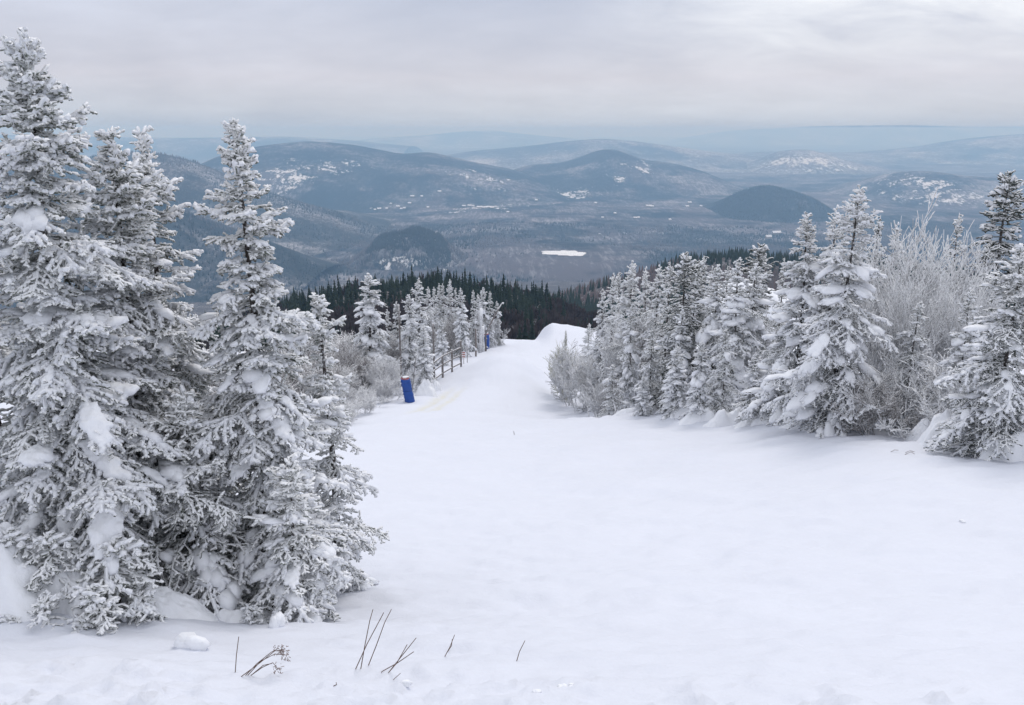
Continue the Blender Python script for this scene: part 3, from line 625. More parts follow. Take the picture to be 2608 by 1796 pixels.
def conifer(seed, H, Rb, step, tw, sub, rad, nb=(5, 7), snow=0.5, env=0.78, droop=0.5, lump=0.3, lumpsize=0.12, tier=0.35, zmin=0.04, skirt=1.0, azw=None, leanx=0.0, leany=0.0, gaps=0.06, sides=3, lsp=1.35, fill=1.0, sk=1.0):
    """twigs, snow lying on twigs, snow lumps, trunk path and the boughs of one spruce.
    step: whorl spacing, tw: twiglet length scale, sub: depth of side twigs, lsp: spacing of the side sprays in tw"""
    r = random.Random(seed); A, B, R0, R1 = [], [], [], []; sA, sB, s0, s1 = [], [], [], []; lumps = []; boughs = []
    U = r.uniform
    def rv(k): return Vector((U(-k, k), U(-k, k), U(-k, k)))
    def ax(z):
        f = z / H; return Vector((leanx * f + 0.008 * H * math.sin(f * 5 + seed), leany * f + .006 * H * math.sin(f * 4 + seed * 2), z))
    def tg(a, b, q0, q1): A.append(a); B.append(b); R0.append(q0); R1.append(q1)
    def sn(a, b, q):
        o_ = Vector((U(-.3, .3) * rad, U(-.3, .3) * rad, rad * .65)); sA.append(a + o_); sB.append(b + o_); s0.append(q * sk); s1.append(q * sk * U(.85, 1.25))
    def spray(p, d, l, side_v, laden, depth):
        sg_ = tw * U(.75, 1.1); n = max(1, int(round(l / sg_))); c = p; sgl = l / n
        for k in range(n):
            d = (d + Vector((U(-.16, .16), U(-.16, .16), U(-.20, .10)))).normalized(); e = c + d * sgl; fr = (k + 1) / n
            tg(c, e + d * sgl * .15, rad * .72, rad * (.86 - .12 * fr))
            if laden and r.random() < .62: sn(c, e + d * sgl * .2, rad * U(.75, 1.25))
            if sub >= 1:
                sd2 = d.cross(Vector((0, 0, 1)))
                sd2 = sd2.normalized() if sd2.length > .05 else side_v
                for sg2 in (1, -1):
                    if r.random() < .12: continue
                    q = c.lerp(e, U(.2, .9)); dd = (d * U(.45, .9) + sd2 * sg2 * U(.55, 1.0) + Vector((0, 0, U(-.55, .25)))).normalized()
                    l2 = tw * U(.6, 1.25) * (1.15 - .45 * fr)
                    tg(q, q + dd * l2, rad * .62, rad * .8)
                    if laden and r.random() < .28: sn(q, q + dd * l2, rad * U(.6, .95))
                if depth >= 2 and r.random() < .55:
                    dd = (d * .3 + Vector((U(-.6, .6), U(-.6, .6), U(-1.2, .5)))).normalized(); tg(c, c + dd * tw * U(.6, 1.1), rad * .55, rad * .72)
            c = e
    ph = r.random() * 6.28; tph = r.random() * 6.28; z = H * 0.975; tiers = U(5.0, 7.0)
    nl = 4
    for k in range(nl):
        p0 = ax(H * (0.93 + 0.07 * k / nl)); p1 = ax(H * (0.93 + 0.07 * (k + 1) / nl)); tg(p0, p1 + Vector((0, 0, 0.01)), rad * .95, rad * (0.9 - 0.1 * k))
        if k < 3:
            for _ in range(3): d = Vector((U(-1, 1), U(-1, 1), .9)).normalized(); tg(p0, p0 + d * tw * U(.8, 1.6) * (1.4 - .3 * k), rad * .6, rad * .75)
    while z > H * zmin:
        t = 1 - z / H
        tf = 1 - tier + tier * (0.5 + 0.5 * math.sin(t ** 0.8 * tiers * 6.28 + tph)) * 1.3
        n = r.randint(*nb) if t > 0.06 else r.randint(4, 6)
        for k in range(n):
            if r.random() < gaps: continue
            azm = ph + k * 6.283 / n + U(-.4, .4)
            Lb = Rb * (t ** env) * tf * (U(0.62, 1.0) if r.random() < .72 else U(1.0, 1.32)) * (skirt if t > 0.85 else 1) + 0.011 * H
            Lb *= min(1.0, .38 + t * 5.5)
            if azw: Lb *= azw(azm, t)
            if Lb < tw * .45: continue
            el = (0.6 * (1 - t * 5) if t < 0.16 else 0.0) + (0.20 - 0.75 * t * droop) + U(-.16, .16)
            dh = Vector((math.cos(azm), math.sin(azm), 0)); b0 = ax(z + U(-.5, .5) * step)
            side = Vector((-dh.y, dh.x, 0)); cv = U(-.22, .22)
            dd_ = droop * U(0.3, 0.8) * min(1, t * 3); upt = U(0.10, 0.36) * (1 if t < 0.8 else 0.5); wv = U(0, 6.28); wa = U(.01, .035)
            def bp_(s, b0=b0, dh=dh, side=side, Lb=Lb, cv=cv, wa=wa, wv=wv, el=el, dd_=dd_, upt=upt): return b0 + dh * (Lb * s * (1 - 0.06 * s)) + side * (Lb * (cv * s * s + wa * math.sin(s * 7 + wv))) + Vector((0, 0, Lb * (math.tan(el) * s - dd_ * s * s + upt * s ** 3 + wa * math.sin(s * 9 + wv * 2))))
            ns = max(2, int(Lb / (tw * 1.3))); laden = r.random() < snow
            prev = bp_(0)
            for j in range(ns):
                p = bp_((j + 1) / ns); rr_ = rad * (1.0 - 0.2 * (j / ns))
                if j == 0 and Lb > .3: rr_ *= .6
                tg(prev, p + (p - prev) * .12, rr_, rr_ * .95)
                if laden and j >= ns * .3 and r.random() < .8: sn(prev, p + (p - prev) * .25, rad * U(.95, 1.4))
                prev = p
            s = min(0.25, 0.08 / max(Lb, .1)) + r.random() * tw / Lb; sg = r.choice((1, -1)); ht = U(0.0, 0.5) * min(1, t * 2 + .2)
            while s < 0.99:
                p = bp_(s); tan = (bp_(min(1, s + .05)) - bp_(s - .05)).normalized(); sd_ = Vector((-tan.y, tan.x, 0)).normalized() * sg
                ll = min(0.44 * Lb * (1 - s) ** 0.7 * min(1, s * 3.5 + .3) + tw * 1.0, tw * 7) * U(.55, 1.25)
                ca = U(0.7, 1.2)
                dl = (tan * math.cos(ca) + sd_ * math.sin(ca) + Vector((0, 0, -ht * U(.2, 1.5) + U(-.12, .12)))).normalized()
                spray(p, dl, ll, sd_, laden and s > .25, sub)
                if r.random() < .22 * fill:                      # hanging or upright short spray that breaks up the flat bough
                    spray(p, (tan * .5 + Vector((U(-.4, .4), U(-.4, .4), -1 if r.random() < .7 else .7))).normalized(), ll * U(.35, .7), sd_, False, sub)
                s += tw / Lb * U(.35, .65) * lsp; sg = -sg
            boughs.append((bp_, Lb, dh, t))
            if r.random() < lump * (0.1 + 1.2 * t) and Lb > 0.3 and t > .22:
                s_ = U(.45, .85); q = lumpsize * U(.6, 1.4)
                for kk in range(r.randint(3, 6)):
                    s2 = s_ + U(-.2, .2) ; c = bp_(min(1, max(.15, s2))); tn = (bp_(s2 + .1) - bp_(s2 - .1)).normalized(); f_ = U(.35, .9)
                    lumps.append((c + side * U(-.5, .5) * q + Vector((0, 0, q * .12)), tn * q * f_ * U(1.0, 1.7), q * f_ * U(.7, 1.0), q * f_ * U(.35, .6)))
        # dead fine twigs round the trunk
        for _ in range(int(5 * fill)):
            azm = r.random() * 6.28; dh = Vector((math.cos(azm), math.sin(azm), U(-.5, .2))); l = Rb * t ** env * U(.15, .5) + tw
            spray(ax(z + U(-.5, .5) * step), dh.normalized(), min(l, tw * 6), Vector((-dh.y, dh.x, 0)), False, 1)
        ph += 0.9 + r.random(); z -= step * (0.42 + 0.6 * min(1, t * 3.5)) * U(.8, 1.2)
    fr = (0, .1, .25, .45, .65, .8, .9, .97)
    trunk = [ax(H * f) for f in fr]; tr = [H * .012 * (1.05 - f) + .006 for f in fr]
    trunk[0] = trunk[0] - Vector((0, 0, .35))
    crown = fingers_mesh('c', A, B, R0, R1, sides, seed, 0.35)
    snw = fingers_mesh('s', sA, sB, s0, s1, 3, seed + 1, 0.35) if sA else None
    conifer.boughs = boughs
    return crown, snw, lumps, (trunk, tr)

def build_tree(name, data, loc, mats, label, group=None, sub=1, cat='spruce tree', extra=None):
    crown, sn, lumps, (tp, tr) = data
    root = empty(name, loc)
    tag(root, label, cat, group)
    V_, F_ = tube_path(tp, tr, 8); add_obj('trunk', py_mesh('trunk', V_, F_), mats[1], root)
    add_obj('crown', mesh_np('crown', crown[0], crown[1], True), mats[0], root)
    if sn is not None: tag(add_obj('snow_load', mesh_np('snow_load', sn[0], sn[1], True), M['snow'], root), kind='stuff')
    if lumps:
        V_, F_ = lumps_mesh(lumps, sub, 7); tag(add_obj('snow_clump', mesh_np('snow_clump', V_, F_, True), M['snow'], root), kind='stuff')
    return root
def copy_thing(root, loc, rz, scale, label, group=None, mat=None):
    r_ = root.copy(); COL.objects.link(r_); r_.location = loc; r_.rotation_euler = (0, 0, rz); r_.scale = scale
    r_['label'] = label
    if group: r_['group'] = group
    elif 'group' in r_: del r_['group']
    for ch in list(root.children):
        c = ch.copy(); COL.objects.link(c); c.parent = r_
        if mat and ch.name.startswith('crown'):
            c.material_slots[0].link = 'OBJECT'; c.material_slots[0].material = mat
    return r_

# ------------------------------------------------------------------ the near spruces on the left
def near(label, ut, vt, y, Rb, seed, **kw):
    top = P(ut, vt, y); g0 = gz1(top.x, y); H = top.z - g0
    d = conifer(seed, H, Rb, **kw); bl = conifer.boughs
    return build_tree('frosted_spruce', d, (top.x, y, g0), (M['rime'], M['bark_frost']), label, 'rimed spruces in the left clump', 1), bl, Vector((top.x, y, g0)), H
NK = dict(step=0.14, tw=0.060, sub=1, rad=0.0185, nb=(5, 7), droop=0.8, lump=0.60, lumpsize=.11, sides=3, tier=.4, sk=1.15)
NT = {}
for key, a_, kw in (('T1', ('tallest rimed spruce at the left edge of the photo', 44, 75, 7.3, 1.6, 21), dict(snow=.78, env=.76)),
                    ('T2', ('rimed spruce with a blunt forked top just right of the tallest one', 268, 328, 8.1, 1.6, 22), dict(snow=.75, env=.78)),
                    ('T3', ('slender rimed spruce with a thin spire in the left clump', 355, 342, 8.9, 1.5, 23), dict(snow=.75, env=.80, tier=.5, step=.17)),
                    ('T4', ('pointed rimed spruce standing at the right side of the left clump', 597, 300, 8.0, 1.2, 24), dict(snow=.78, env=.82, tier=.42)),
                    ('T5', ('small thin snow-tipped spruce leaning out at the right of the left clump', 818, 752, 9.0, 0.50, 25), dict(snow=.8, env=.5, step=.17, rad=.017, nb=(4, 6), gaps=.15)),
                    ('T6', ('rimed spruce cut off by the left edge behind the tallest one', -70, 640, 7.9, 1.0, 26), dict(snow=.5, env=.6, step=.2, tw=.075)),
                    ('T7', ('low rimed spruce filling the gap between the tallest and the pointed one', 465, 1010, 7.6, .8, 27), dict(snow=.3, env=.5, step=.17, tw=.07)),
                    ('T9', ('low rimed spruce behind the gap between the blunt-topped and the pointed one', 500, 900, 9.2, .9, 29), dict(snow=.5, env=.55, step=.19, tw=.075)),
                    ('T8', ('low dark-footed spruce at the front right of the left clump', 735, 1190, 7.3, .52, 28), dict(snow=.5, env=.45, step=.15, tw=.07))):
    k2 = dict(NK); k2.update(kw); NT[key] = near(*a_, **k2)
T1, T2, T4 = NT['T1'][0], NT['T2'][0], NT['T4'][0]

sap_d = conifer(61, .50, .42, step=.07, tw=.055, sub=1, rad=.018, nb=(4, 6), snow=.5, env=.5, droop=.9, lump=0, tier=.3, lsp=1.5, fill=.4)
sap = None
for u, v, y, sc_, lb in ((250, 1585, 6.05, 1.0, 'dark half-buried young spruce at the very foot of the tallest spruce'), (225, 1640, 5.95, .8, 'lowest tuft of spruce tips poking from the snow below the tallest spruce'), (120, 1590, 5.95, .8, 'tuft of spruce tips on the right flank of the big mound'),
                         (40, 1620, 5.9, .7, 'spruce tips poking from the big mound near the left border'), (360, 1570, 6.35, .8, 'small spruce top half sunk in the smooth mound'), (30, 1430, 6.3, .9, 'spruce tips above the big mound at the left border'), (130, 1440, 6.3, .9, 'bent spruce tips over the big mound, below the tallest spruce'),
                         (650, 1590, 6.9, .7, 'small dark spruce tuft in the snow under the pointed spruce'), (300, 1480, 6.4, 1.1, 'young spruce half buried between two mounds')):
    p = P(u, v, y); g0 = min(p.z + .02, gz1(p.x, y) + .45)
    if sap is None:
        sap = build_tree('young_spruce', sap_d, (p.x, y, g0 - .22), (M['rime'], M['bark_frost']), lb, 'young spruces sunk in the snow mounds', 1); sap.scale = (sc_,) * 3
    else: copy_thing(sap, (p.x, y, g0 - .22), u * 1.7, (sc_,) * 3, lb, 'young spruces sunk in the snow mounds')

# heaped snow pads lying on the near boughs (fused lumps)
def uv(p):
    z_ = p.y * CP - p.z * SP; return CU + FPX * p.x / z_, CV + FPX * (-p.z * CP - p.y * SP) / z_
def bough_pad(key, u, v, size, seed, sv=.0, vox=.019):
    """snow lodged along the real bough that shows nearest to the photo position (u, v)"""
    root, bl, org, H_ = NT[key]; best = (1e9, None, 0)
    for (f, Lb, dh, t) in bl:
        if dh.y > .1: continue
        for s_ in (.5, .65, .8):
            a_, b_ = uv(org + f(s_)); e = (a_ - u) ** 2 + (b_ - v) ** 2 + 900 * dh.y
            if e < best[0]: best = (e, f, s_, Lb, dh)
    _, f, s_, Lb, dh = best; r = random.Random(seed); ls = []; sd_ = Vector((-dh.y, dh.x, 0))
    span = min(.38, size * 1.3 / Lb)
    for k in range(52):
        s2 = s_ + r.uniform(-1, 1) * span * (1.0 if k < 34 else 1.5); q = size * (r.uniform(.28, .58) if k < 34 else r.uniform(.14, .28)) * (1.1 - .5 * abs(s2 - s_) / span); c = f(min(1.0, max(.1, s2)))
        tn = (f(s2 + .08) - f(s2 - .08)).normalized()
        c = c + sd_ * r.uniform(-.5, .5) * size * (.8 if k < 34 else 1.7) + Vector((0, 0, .018 + q * .22)) + Vector((0, 0, -abs(r.gauss(0, .25)) * size * .3))
        ls.append((c, tn * q * r.uniform(.9, 1.5), q * r.uniform(.7, 1), q * r.uniform(.5, .8)))
    V_, F_ = lumps_mesh(ls, 2, seed)
    o = add_obj('snow_pad', mesh_np('snow_pad', V_, F_, True), M['snow'], root)
    m = o.modifiers.new('fuse', 'REMESH'); m.mode = 'VOXEL'; m.voxel_size = vox; m.use_smooth_shade = True
    q = o.modifiers.new('soft', 'SMOOTH'); q.iterations = 1; q.factor = 0.5
    return o
PADT = bpy.data.textures.new('pad_noise', 'CLOUDS'); PADT.noise_scale = 0.05; PADT.noise_depth = 3
for i_, (key, u, v, sz) in enumerate((('T1', 300, 930, .20), ('T1', 380, 980, .15), ('T1', 430, 760, .08), ('T2', 420, 900, .10), ('T4', 560, 1000, .08), ('T4', 820, 1300, .09), ('T1', 20, 1250, .14), ('T1', 130, 1240, .08), ('T1', 400, 1180, .09), ('T1', 240, 1100, .13), ('T1', 275, 1190, .15), ('T1', 60, 1190, .15), ('T1', 190, 1310, .10), ('T1', 340, 1350, .19), ('T1', 330, 1440, .16),
                                      ('T1', 60, 1390, .16), ('T1', 120, 820, .10), ('T1', 20, 960, .12), ('T1', 160, 1000, .07), ('T4', 650, 1180, .15), ('T4', 690, 1290, .17), ('T4', 655, 1030, .10), ('T4', 705, 1065, .14),
                                      ('T4', 745, 860, .10), ('T4', 760, 970, .09), ('T2', 470, 1120, .12), ('T2', 330, 700, .07), ('T4', 640, 800, .07), ('T4', 800, 1520, .11), ('T4', 880, 1420, .08), ('T4', 600, 1500, .12),
                                      ('T1', 110, 620, .06), ('T1', 230, 660, .07), ('T7', 480, 1300, .08), ('T8', 760, 1450, .12), ('T8', 720, 1550, .10), ('T1', 220, 1500, .17), ('T1', 80, 1500, .20))):
    o_ = bough_pad(key, u, v, sz, 100 + i_)
    dm = o_.modifiers.new('lumpy', 'DISPLACE'); dm.texture = PADT; dm.strength = 0.042; dm.mid_level = .5; dm.texture_coords = 'GLOBAL'

# ------------------------------------------------------------------ mid-distance spruces: prototypes then individuals
far = Vector((0, 0, 0))
def proto(seed, mat, **kw):
    base = dict(step=.27, tw=.135, sub=1, rad=.031, nb=(5, 7), snow=.72, env=.8, droop=.95, lump=.5, lumpsize=.2, tier=.36, lsp=1.7, fill=.5, sk=1.4)
    base.update(kw); H = base.pop('H', 6.0); Rb = base.pop('Rb', 1.35)
    return (conifer(seed, H, Rb, **base), H, mat)
PR = {
 'laden': proto(31, 'rime_mid', snow=.75, lump=1.0, lumpsize=.27, Rb=1.5, droop=1.0),
 'laden2': proto(32, 'rime_mid', snow=.75, lump=.9, lumpsize=.24, Rb=1.35, droop=1.0, env=.7),
 'spire': proto(33, 'rime_mid', Rb=1.05, env=.85, snow=.4, lump=.2, tier=.4),
 'spire2': proto(34, 'rime_pale', Rb=1.15, env=.75, snow=.35, lump=.12, tier=.4),
 'dense': proto(35, 'rime_dark', Rb=1.4, env=.62, snow=.35, lump=.15, nb=(6, 8), droop=.6),
 'pale': proto(36, 'rime_pale', Rb=1.45, env=.85, snow=.45, lump=.15, droop=.6),
 'ragged': proto(37, 'rime_mid', Rb=1.3, env=.7, snow=.5, lump=.35, tier=.55, gaps=.2),
}
first = {}
def mid(kind, ut, vt, y, label, group='frosted spruces beside the run', wid=1.0, vb=None, mat=None):
    top = P(ut, vt, y); g0 = gz1(top.x, y) - 0.15
    if y > 130: g0 = float(mz(top.x, y))
    Hn = top.z - g0; d, H0, mt = PR[kind]; s = Hn / H0; r = random.Random(int(ut * 7 + vt))
    sx = s * wid * r.uniform(.93, 1.08); rz = r.random() * 6.28
    if kind not in first:
        o = build_tree('frosted_spruce', d, (top.x, y, g0), (M[mt], M['bark_frost']), label, group, 1)
        o.rotation_euler = (0, 0, rz); o.scale = (sx, sx, s); first[kind] = o
        if mat:
            for c in o.children:
                if c.name.startswith('crown'): c.material_slots[0].link = 'OBJECT'; c.material_slots[0].material = M[mat]
        return o
    return copy_thing(first[kind], (top.x, y, g0), rz, (sx, sx, s), label, group, M[mat] if mat else None)
# big ones with their own finer crowns
def big(label, ut, vt, y, Rb, seed, mat='rime_mid', **kw):
    top = P(ut, vt, y); g0 = gz1(top.x, y) - .1; H = top.z - g0
    b = dict(step=.24, tw=.105, sub=1, rad=.025, nb=(5, 8), snow=.5, env=.82, droop=.8, lump=.3, lumpsize=.19, tier=.32, lsp=1.6, fill=.6, sk=1.35); b.update(kw)
    return build_tree('frosted_spruce', conifer(seed, H, Rb, **b), (top.x, y, g0), (M[mat], M['bark_frost']), label, 'frosted spruces beside the run', 2)
big('big broad pale spruce with snow clumps, tallest in front of the right bushes', 2183, 470, 21.5, 2.0, 41, 'rime_pale', lump=.75, lumpsize=.22, snow=.65)
big('snow-laden spruce with drooping boughs at the right edge, its foot in a drift', 2600, 640, 17.0, 1.7, 42, lump=.8, lumpsize=.15, snow=.7, env=.62)
big('narrow spruce with big snow clumps left of the big broad pale one', 2061, 546, 24.5, 1.75, 43, lump=.9, lumpsize=.22, snow=.7)
G = 'frosted spruces beside the run'
mid('spire2', 2133, 530, 24, 'pale spruce tip close behind the left shoulder of the big broad one')
mid('dense', 2575, 436, 27, 'tall dark-grey spruce rising at the right edge behind frosted bushes', wid=1.0)
mid('spire', 2241, 548, 34, 'thin spruce tip just right of the big broad spruce, above the bushes', wid=.8)
mid('spire2', 2288, 572, 36, 'faint low spruce tip among the tall bush twigs', wid=.8)
mid('spire', 2446, 542, 35, 'narrow spruce tip above the tall frosted bushes, left of the dark-grey one', wid=.8)
mid('ragged', 2340, 770, 21.5, 'low frosted spruce half hidden in the frosted bushes')
mid('laden', 2475, 742, 19.5, 'snow-loaded young spruce between the bushes and the right edge tree')
mid('dense', 1932, 620, 36, 'dark grey spruce with a blunt top above the row right of the run', wid=1.05)
mid('spire', 1998, 656, 34, 'small spruce tip left of the clump-laden narrow spruce', wid=.8)
mid('laden2', 1926, 674, 31, 'spruce with a white spire in front of the dark blunt one')
mid('laden', 1881, 664, 30, 'spruce with a bright snowy top and drooping white boughs in mid row')
mid('spire', 1855, 676, 36, 'thin spire behind the bright snowy-topped spruce', wid=.75)
mid('laden2', 1830, 677, 32, 'droopy snow-striped spruce left of the bright snowy-topped one')
mid('spire2', 1813, 682, 36, 'thin grey spire between two droopy spruces in mid row', wid=.8)
mid('spire', 1795, 650, 37, 'spruce with a fine high tip right of the darkest spruce', wid=.85)
mid('dense', 1772, 662, 35, 'darkest, nearly unfrosted spruce in the right-hand row', wid=.8, mat='rime_dark')
mid('dense', 1746, 643, 33, 'broad-topped dark spruce, tallest of the row nearest the run')
mid('spire', 1706, 666, 38, 'grey spruce left of the broad-topped dark spruce', wid=.85)
mid('spire2', 1680, 679, 40, 'pale feathery spruce third along the row from the far end', wid=.95)
mid('spire2', 1647, 683, 42, 'small pale spruce with a snowy tip in the far part of the row', wid=.7)
mid('pale', 1609, 669, 43, 'pale cone-shaped spruce above the far part of the right row', wid=.9)
mid('spire', 1577, 692, 47, 'right one of two close spires near the far end of the right row', wid=.75)
mid('spire2', 1564, 700, 46, 'left one of two close spires near the far end of the right row', wid=.8)
mid('laden', 1536, 741, 48, 'snowy spruce with a star-like top near the far end of the right row', wid=.75)
mid('laden2', 1610, 777, 38, 'small dark-sided spruce with hanging white boughs in front of the pale cone', wid=.7)
mid('ragged', 1663, 832, 33.5, 'short bowed spruce with a hooked snowy top in the front of the row')
mid('laden2', 1740, 790, 32, 'short spruce under the broad-topped dark spruce, front of the row')
mid('laden', 1727, 885, 29.5, 'low dome-like spruce capped with snow at the front of the row', wid=1.3)
mid('laden', 1986, 848, 25.5, 'low spruce with a rounded snow cap before the clump-laden narrow spruce', wid=1.1)
mid('ragged', 1850, 840, 28.0, 'low frosted spruce below the bright snowy-topped one, at the snow edge', wid=1.1)
mid('laden2', 1790, 870, 28.2, 'low droopy spruce at the snow edge, middle of the front row', wid=1.1)
mid('laden2', 1925, 900, 26.0, 'knee-high bowed spruce at the snow edge left of the rounded snow cap', wid=1.3)
mid('pale', 1500, 826, 62, 'tiny spruce with a white tip beside the snow hump')
mid('ragged', 1560, 930, 36, 'low spruce slumped over the snow at the far end of the front row', wid=1.4)
mid('laden', 1640, 960, 32, 'small slumped spruce in the bushes at the front of the row', wid=1.5)
# left of the run
G2 = 'frosted spruces left of the run'
for a_ in (('laden2', 936, 698, 53, 'tall frosted spruce standing first and highest left of the run', .95),
           ('spire', 986, 787, 58, 'short grey spruce between the highest one and the group by the fence', .75),
           ('spire', 1009, 767, 58, 'short pointed spruce beside a grey pole, left of the group by the fence', .75),
           ('laden', 1064, 713, 58, 'broad snow-striped spruce above the blue padded post', .72),
           ('laden2', 1040, 752, 55, 'snowy spruce tip leaning against the left of the broad snow-striped one', .75),
           ('laden', 1078, 830, 52, 'low snow-buried spruce at the foot of the broad snow-striped one', .8),
           ('spire2', 1091, 733, 72, 'leftmost of the small pale tips behind the fence', .65),
           ('spire', 1105, 730, 74, 'second small pale tip behind the fence, close to the leftmost', .6),
           ('spire2', 1117, 724, 76, 'third small pale tip behind the fence', .6),
           ('spire', 1127, 721, 76, 'fourth small pale tip behind the fence', .55),
           ('pale', 1145, 714, 75, 'highest twin-tipped pale spruce behind the fence', .55),
           ('spire', 1160, 733, 74, 'narrow spruce directly right of the highest twin-tipped one', .55),
           ('laden', 1174, 737, 71, 'snow-draped spruce right behind the fence end', .6),
           ('spire', 1205, 738, 78, 'narrow grey spruce between the fence end and the snow lance', .6),
           ('spire2', 1217, 750, 79, 'faint narrow spruce left of the leaning lance', .6),
           ('laden2', 1231, 733, 82, 'snowy spruce left behind the leaning lance', .65),
           ('spire', 1248, 741, 82, 'narrow spruce crossed by the leaning lance', .65),
           ('ragged', 1266, 768, 84, 'last spruce left of the run, by the crest', .6),
           ('laden', 1123, 812, 66, 'small dark spruce loaded with thick snow clumps behind the fence', .8),
           ('spire', 757, 785, 48, 'small distant spruce tip just right of the left clump', .7),
           ('spire', 726, 800, 50, 'small distant spruce seen through the edge of the left clump', .7)):
    mid(a_[0], a_[1], a_[2], a_[3], a_[4], G2, a_[5] * 1.32)
mid('pale', 1441, 843, 52, 'slender iced tip in the yellowish bush where the run bends', wid=.45, mat='ice_yellow')

def mound(u, v, y, sx, sy, h, label, rough=.35, lump=.3, name='snow_mound', grp='snow mounds at the tree edge', prof_=1.1, n=56):
    """drift of snow with an uneven edge and lumpy top, sunk into the ground it lies on"""
    p = P(u, v, y); p.z = gz1(p.x, y); sd = int(u) % 97
    th = np.linspace(0, 2 * math.pi, n + 1)[None, :]; rr_ = np.linspace(0, 1, n // 2)[:, None] ** .8
    edge = 1 + .5 * fbm(np.cos(th) * 1.3 + sd, np.sin(th) * 1.3, sd, 3)
    X = rr_ * np.cos(th) * sx * edge; Y = rr_ * np.sin(th) * sy * edge
    pr = (1 - rr_ ** 2) ** prof_ + 0 * th
    nl = fbm((X + p.x) / lump, (Y + y) / lump, sd + 3, 4, .55); big = fbm((X + p.x) / max(sx, sy) * 1.3, (Y + y) / max(sx, sy) * 1.3, sd + 9, 2)
    Zl = h * pr * (1 + .7 * big) + np.sqrt(pr) * rough * h * np.maximum(nl * 1.4, -.3)
    Zw = gz(X + p.x, Y + y) - p.z + Zl - .06 * (1 - pr) - .01
    V_ = np.stack([X + 0 * Y, Y, Zw], 2).reshape(-1, 3)
    o = add_obj(name, mesh_np(name, V_, grid_faces(n // 2, n + 1), True), M['snow'], None, p)
    tag(o, label, 'snow mound', grp); return o
# ------------------------------------------------------------------ frosted bushes
def shrub(seed, H, spread, stems, lv, rad, kids=(3, 4), vert=.65, lean=0.0):
    r = random.Random(seed); A, B, R0, R1 = [], [], [], []
    def grow(p, d, l, q, rr_):
        n = 3; c = p
        for k in range(n):
            d = (d + Vector((r.uniform(-.22, .22), r.uniform(-.22, .22), r.uniform(-.08, .16 * vert)))).normalized()
            e = c + d * (l / n); A.append(c); B.append(e + d * (l / n) * .15); R0.append(rr_); R1.append(rr_ * .93); rr_ *= .9
            if q > 0 and (k > 0 or q < lv):
                for _ in range(r.randint(1, kids[1] - 1) if k < n - 1 else r.randint(*kids) - 1):
                    dd = (d * .9 + Vector((r.uniform(-1, 1), r.uniform(-1, 1), r.uniform(-.1, .9 * vert)))).normalized()
                    grow(c.lerp(e, r.random()), dd, l * r.uniform(.42, .68), q - 1, rr_ * .68)
            c = e
    for i in range(stems):
        a_ = r.random() * 6.28; s = spread * math.sqrt(r.random()); b0 = Vector((math.cos(a_) * s * .45, math.sin(a_) * s * .45, -.1))
        d = Vector((math.cos(a_) * s / H * .9 + lean, math.sin(a_) * s / H * .9, 1)).normalized()
        grow(b0, d, H * r.uniform(.45, .72), lv, rad)
    zt = np.percentile([b_.z for b_ in B], 99.7); kx = H / zt; Q = Vector((kx, kx, kx)); A = [a_ * kx for a_ in A]; B = [b_ * kx for b_ in B]
    return fingers_mesh('b', A, B, np.maximum(R0, rad * .33), np.maximum(R1, rad * .3), 3, seed, .15, clubby=False)
SH = {}
def mk(kind, seed, mat, nm, *a, **k): V_, F_ = shrub(seed, *a, **k); me = mesh_np(nm, V_, F_); me.materials.append(M[mat]); SH[kind] = me
mk('tall', 51, 'frost', 'frosted_bush', 5.0, 1.9, 9, 3, .040, kids=(2, 4), vert=.8)
mk('tall2', 52, 'frost', 'frosted_bush', 5.0, 1.7, 8, 3, .038, kids=(2, 4), vert=.7)
mk('low', 53, 'frost', 'frosted_bush', 2.0, 1.5, 9, 3, .030, vert=.25)
mk('low2', 54, 'frost_brown', 'frosted_bush', 2.0, 1.5, 9, 3, .028, vert=.4)
print('shrub tris', {k: len(v.polygons) for k, v in SH.items()})
def bush(kind, u, vt, y, label, group, wid=1.0, mat=None):
    top = P(u, vt, y); g0 = gz1(top.x, y); H0 = 5.0 if 'tall' in kind else 2.0; s = max((top.z - g0), .3) / H0; wid *= .72
    o = bpy.data.objects.new('frosted_bush', SH[kind]); COL.objects.link(o); r = random.Random(int(u * 3 + vt))
    o.location = (top.x, y, g0 - .05); o.rotation_euler = (0, 0, r.random() * 6.28); o.scale = (s * wid, s * wid, s)
    if mat: o.material_slots[0].link = 'OBJECT'; o.material_slots[0].material = M[mat]
    tag(o, label, 'bush', group); return o
GB = 'frosted bushes in the right-hand thicket'
bush('tall', 2265, 590, 25.5, 'tall frosted bush immediately right of the big broad pale spruce', GB)
bush('tall2', 2345, 540, 25.5, 'tallest frosted bush, its white twigs fanning up before the blue hills', GB, .9)
bush('tall', 2440, 575, 26, 'tall frosted bush in front of the dark-grey spruce at the right', GB, .9)
bush('tall2', 2300, 650, 23, 'dense grey frosted bush low between big spruce and snow-loaded young one', GB, .9)
bush('tall2', 2400, 690, 22.5, 'grey frosted bush leaning right towards the snow-loaded young spruce', GB, .9)
bush('tall', 2520, 660, 23, 'frosted bush behind the tree at the right edge', GB, .9)
bush('low', 2350, 905, 20.5, 'low tangled frosted bush over the dark hollow at the thicket edge', GB, 1.2)
bush('low', 2420, 930, 19.6, 'low frosted bush next to the snow drift of the right edge tree', GB, 1.2)
bush('low', 2270, 960, 20.4, 'low tangle of frosted twigs at the right foot of the big broad spruce', GB, 1.1, 'frost_brown')
bush('tall2', 1650, 760, 42, 'brownish frosted thicket showing between far row spruces', GB, .9, 'frost_brown')
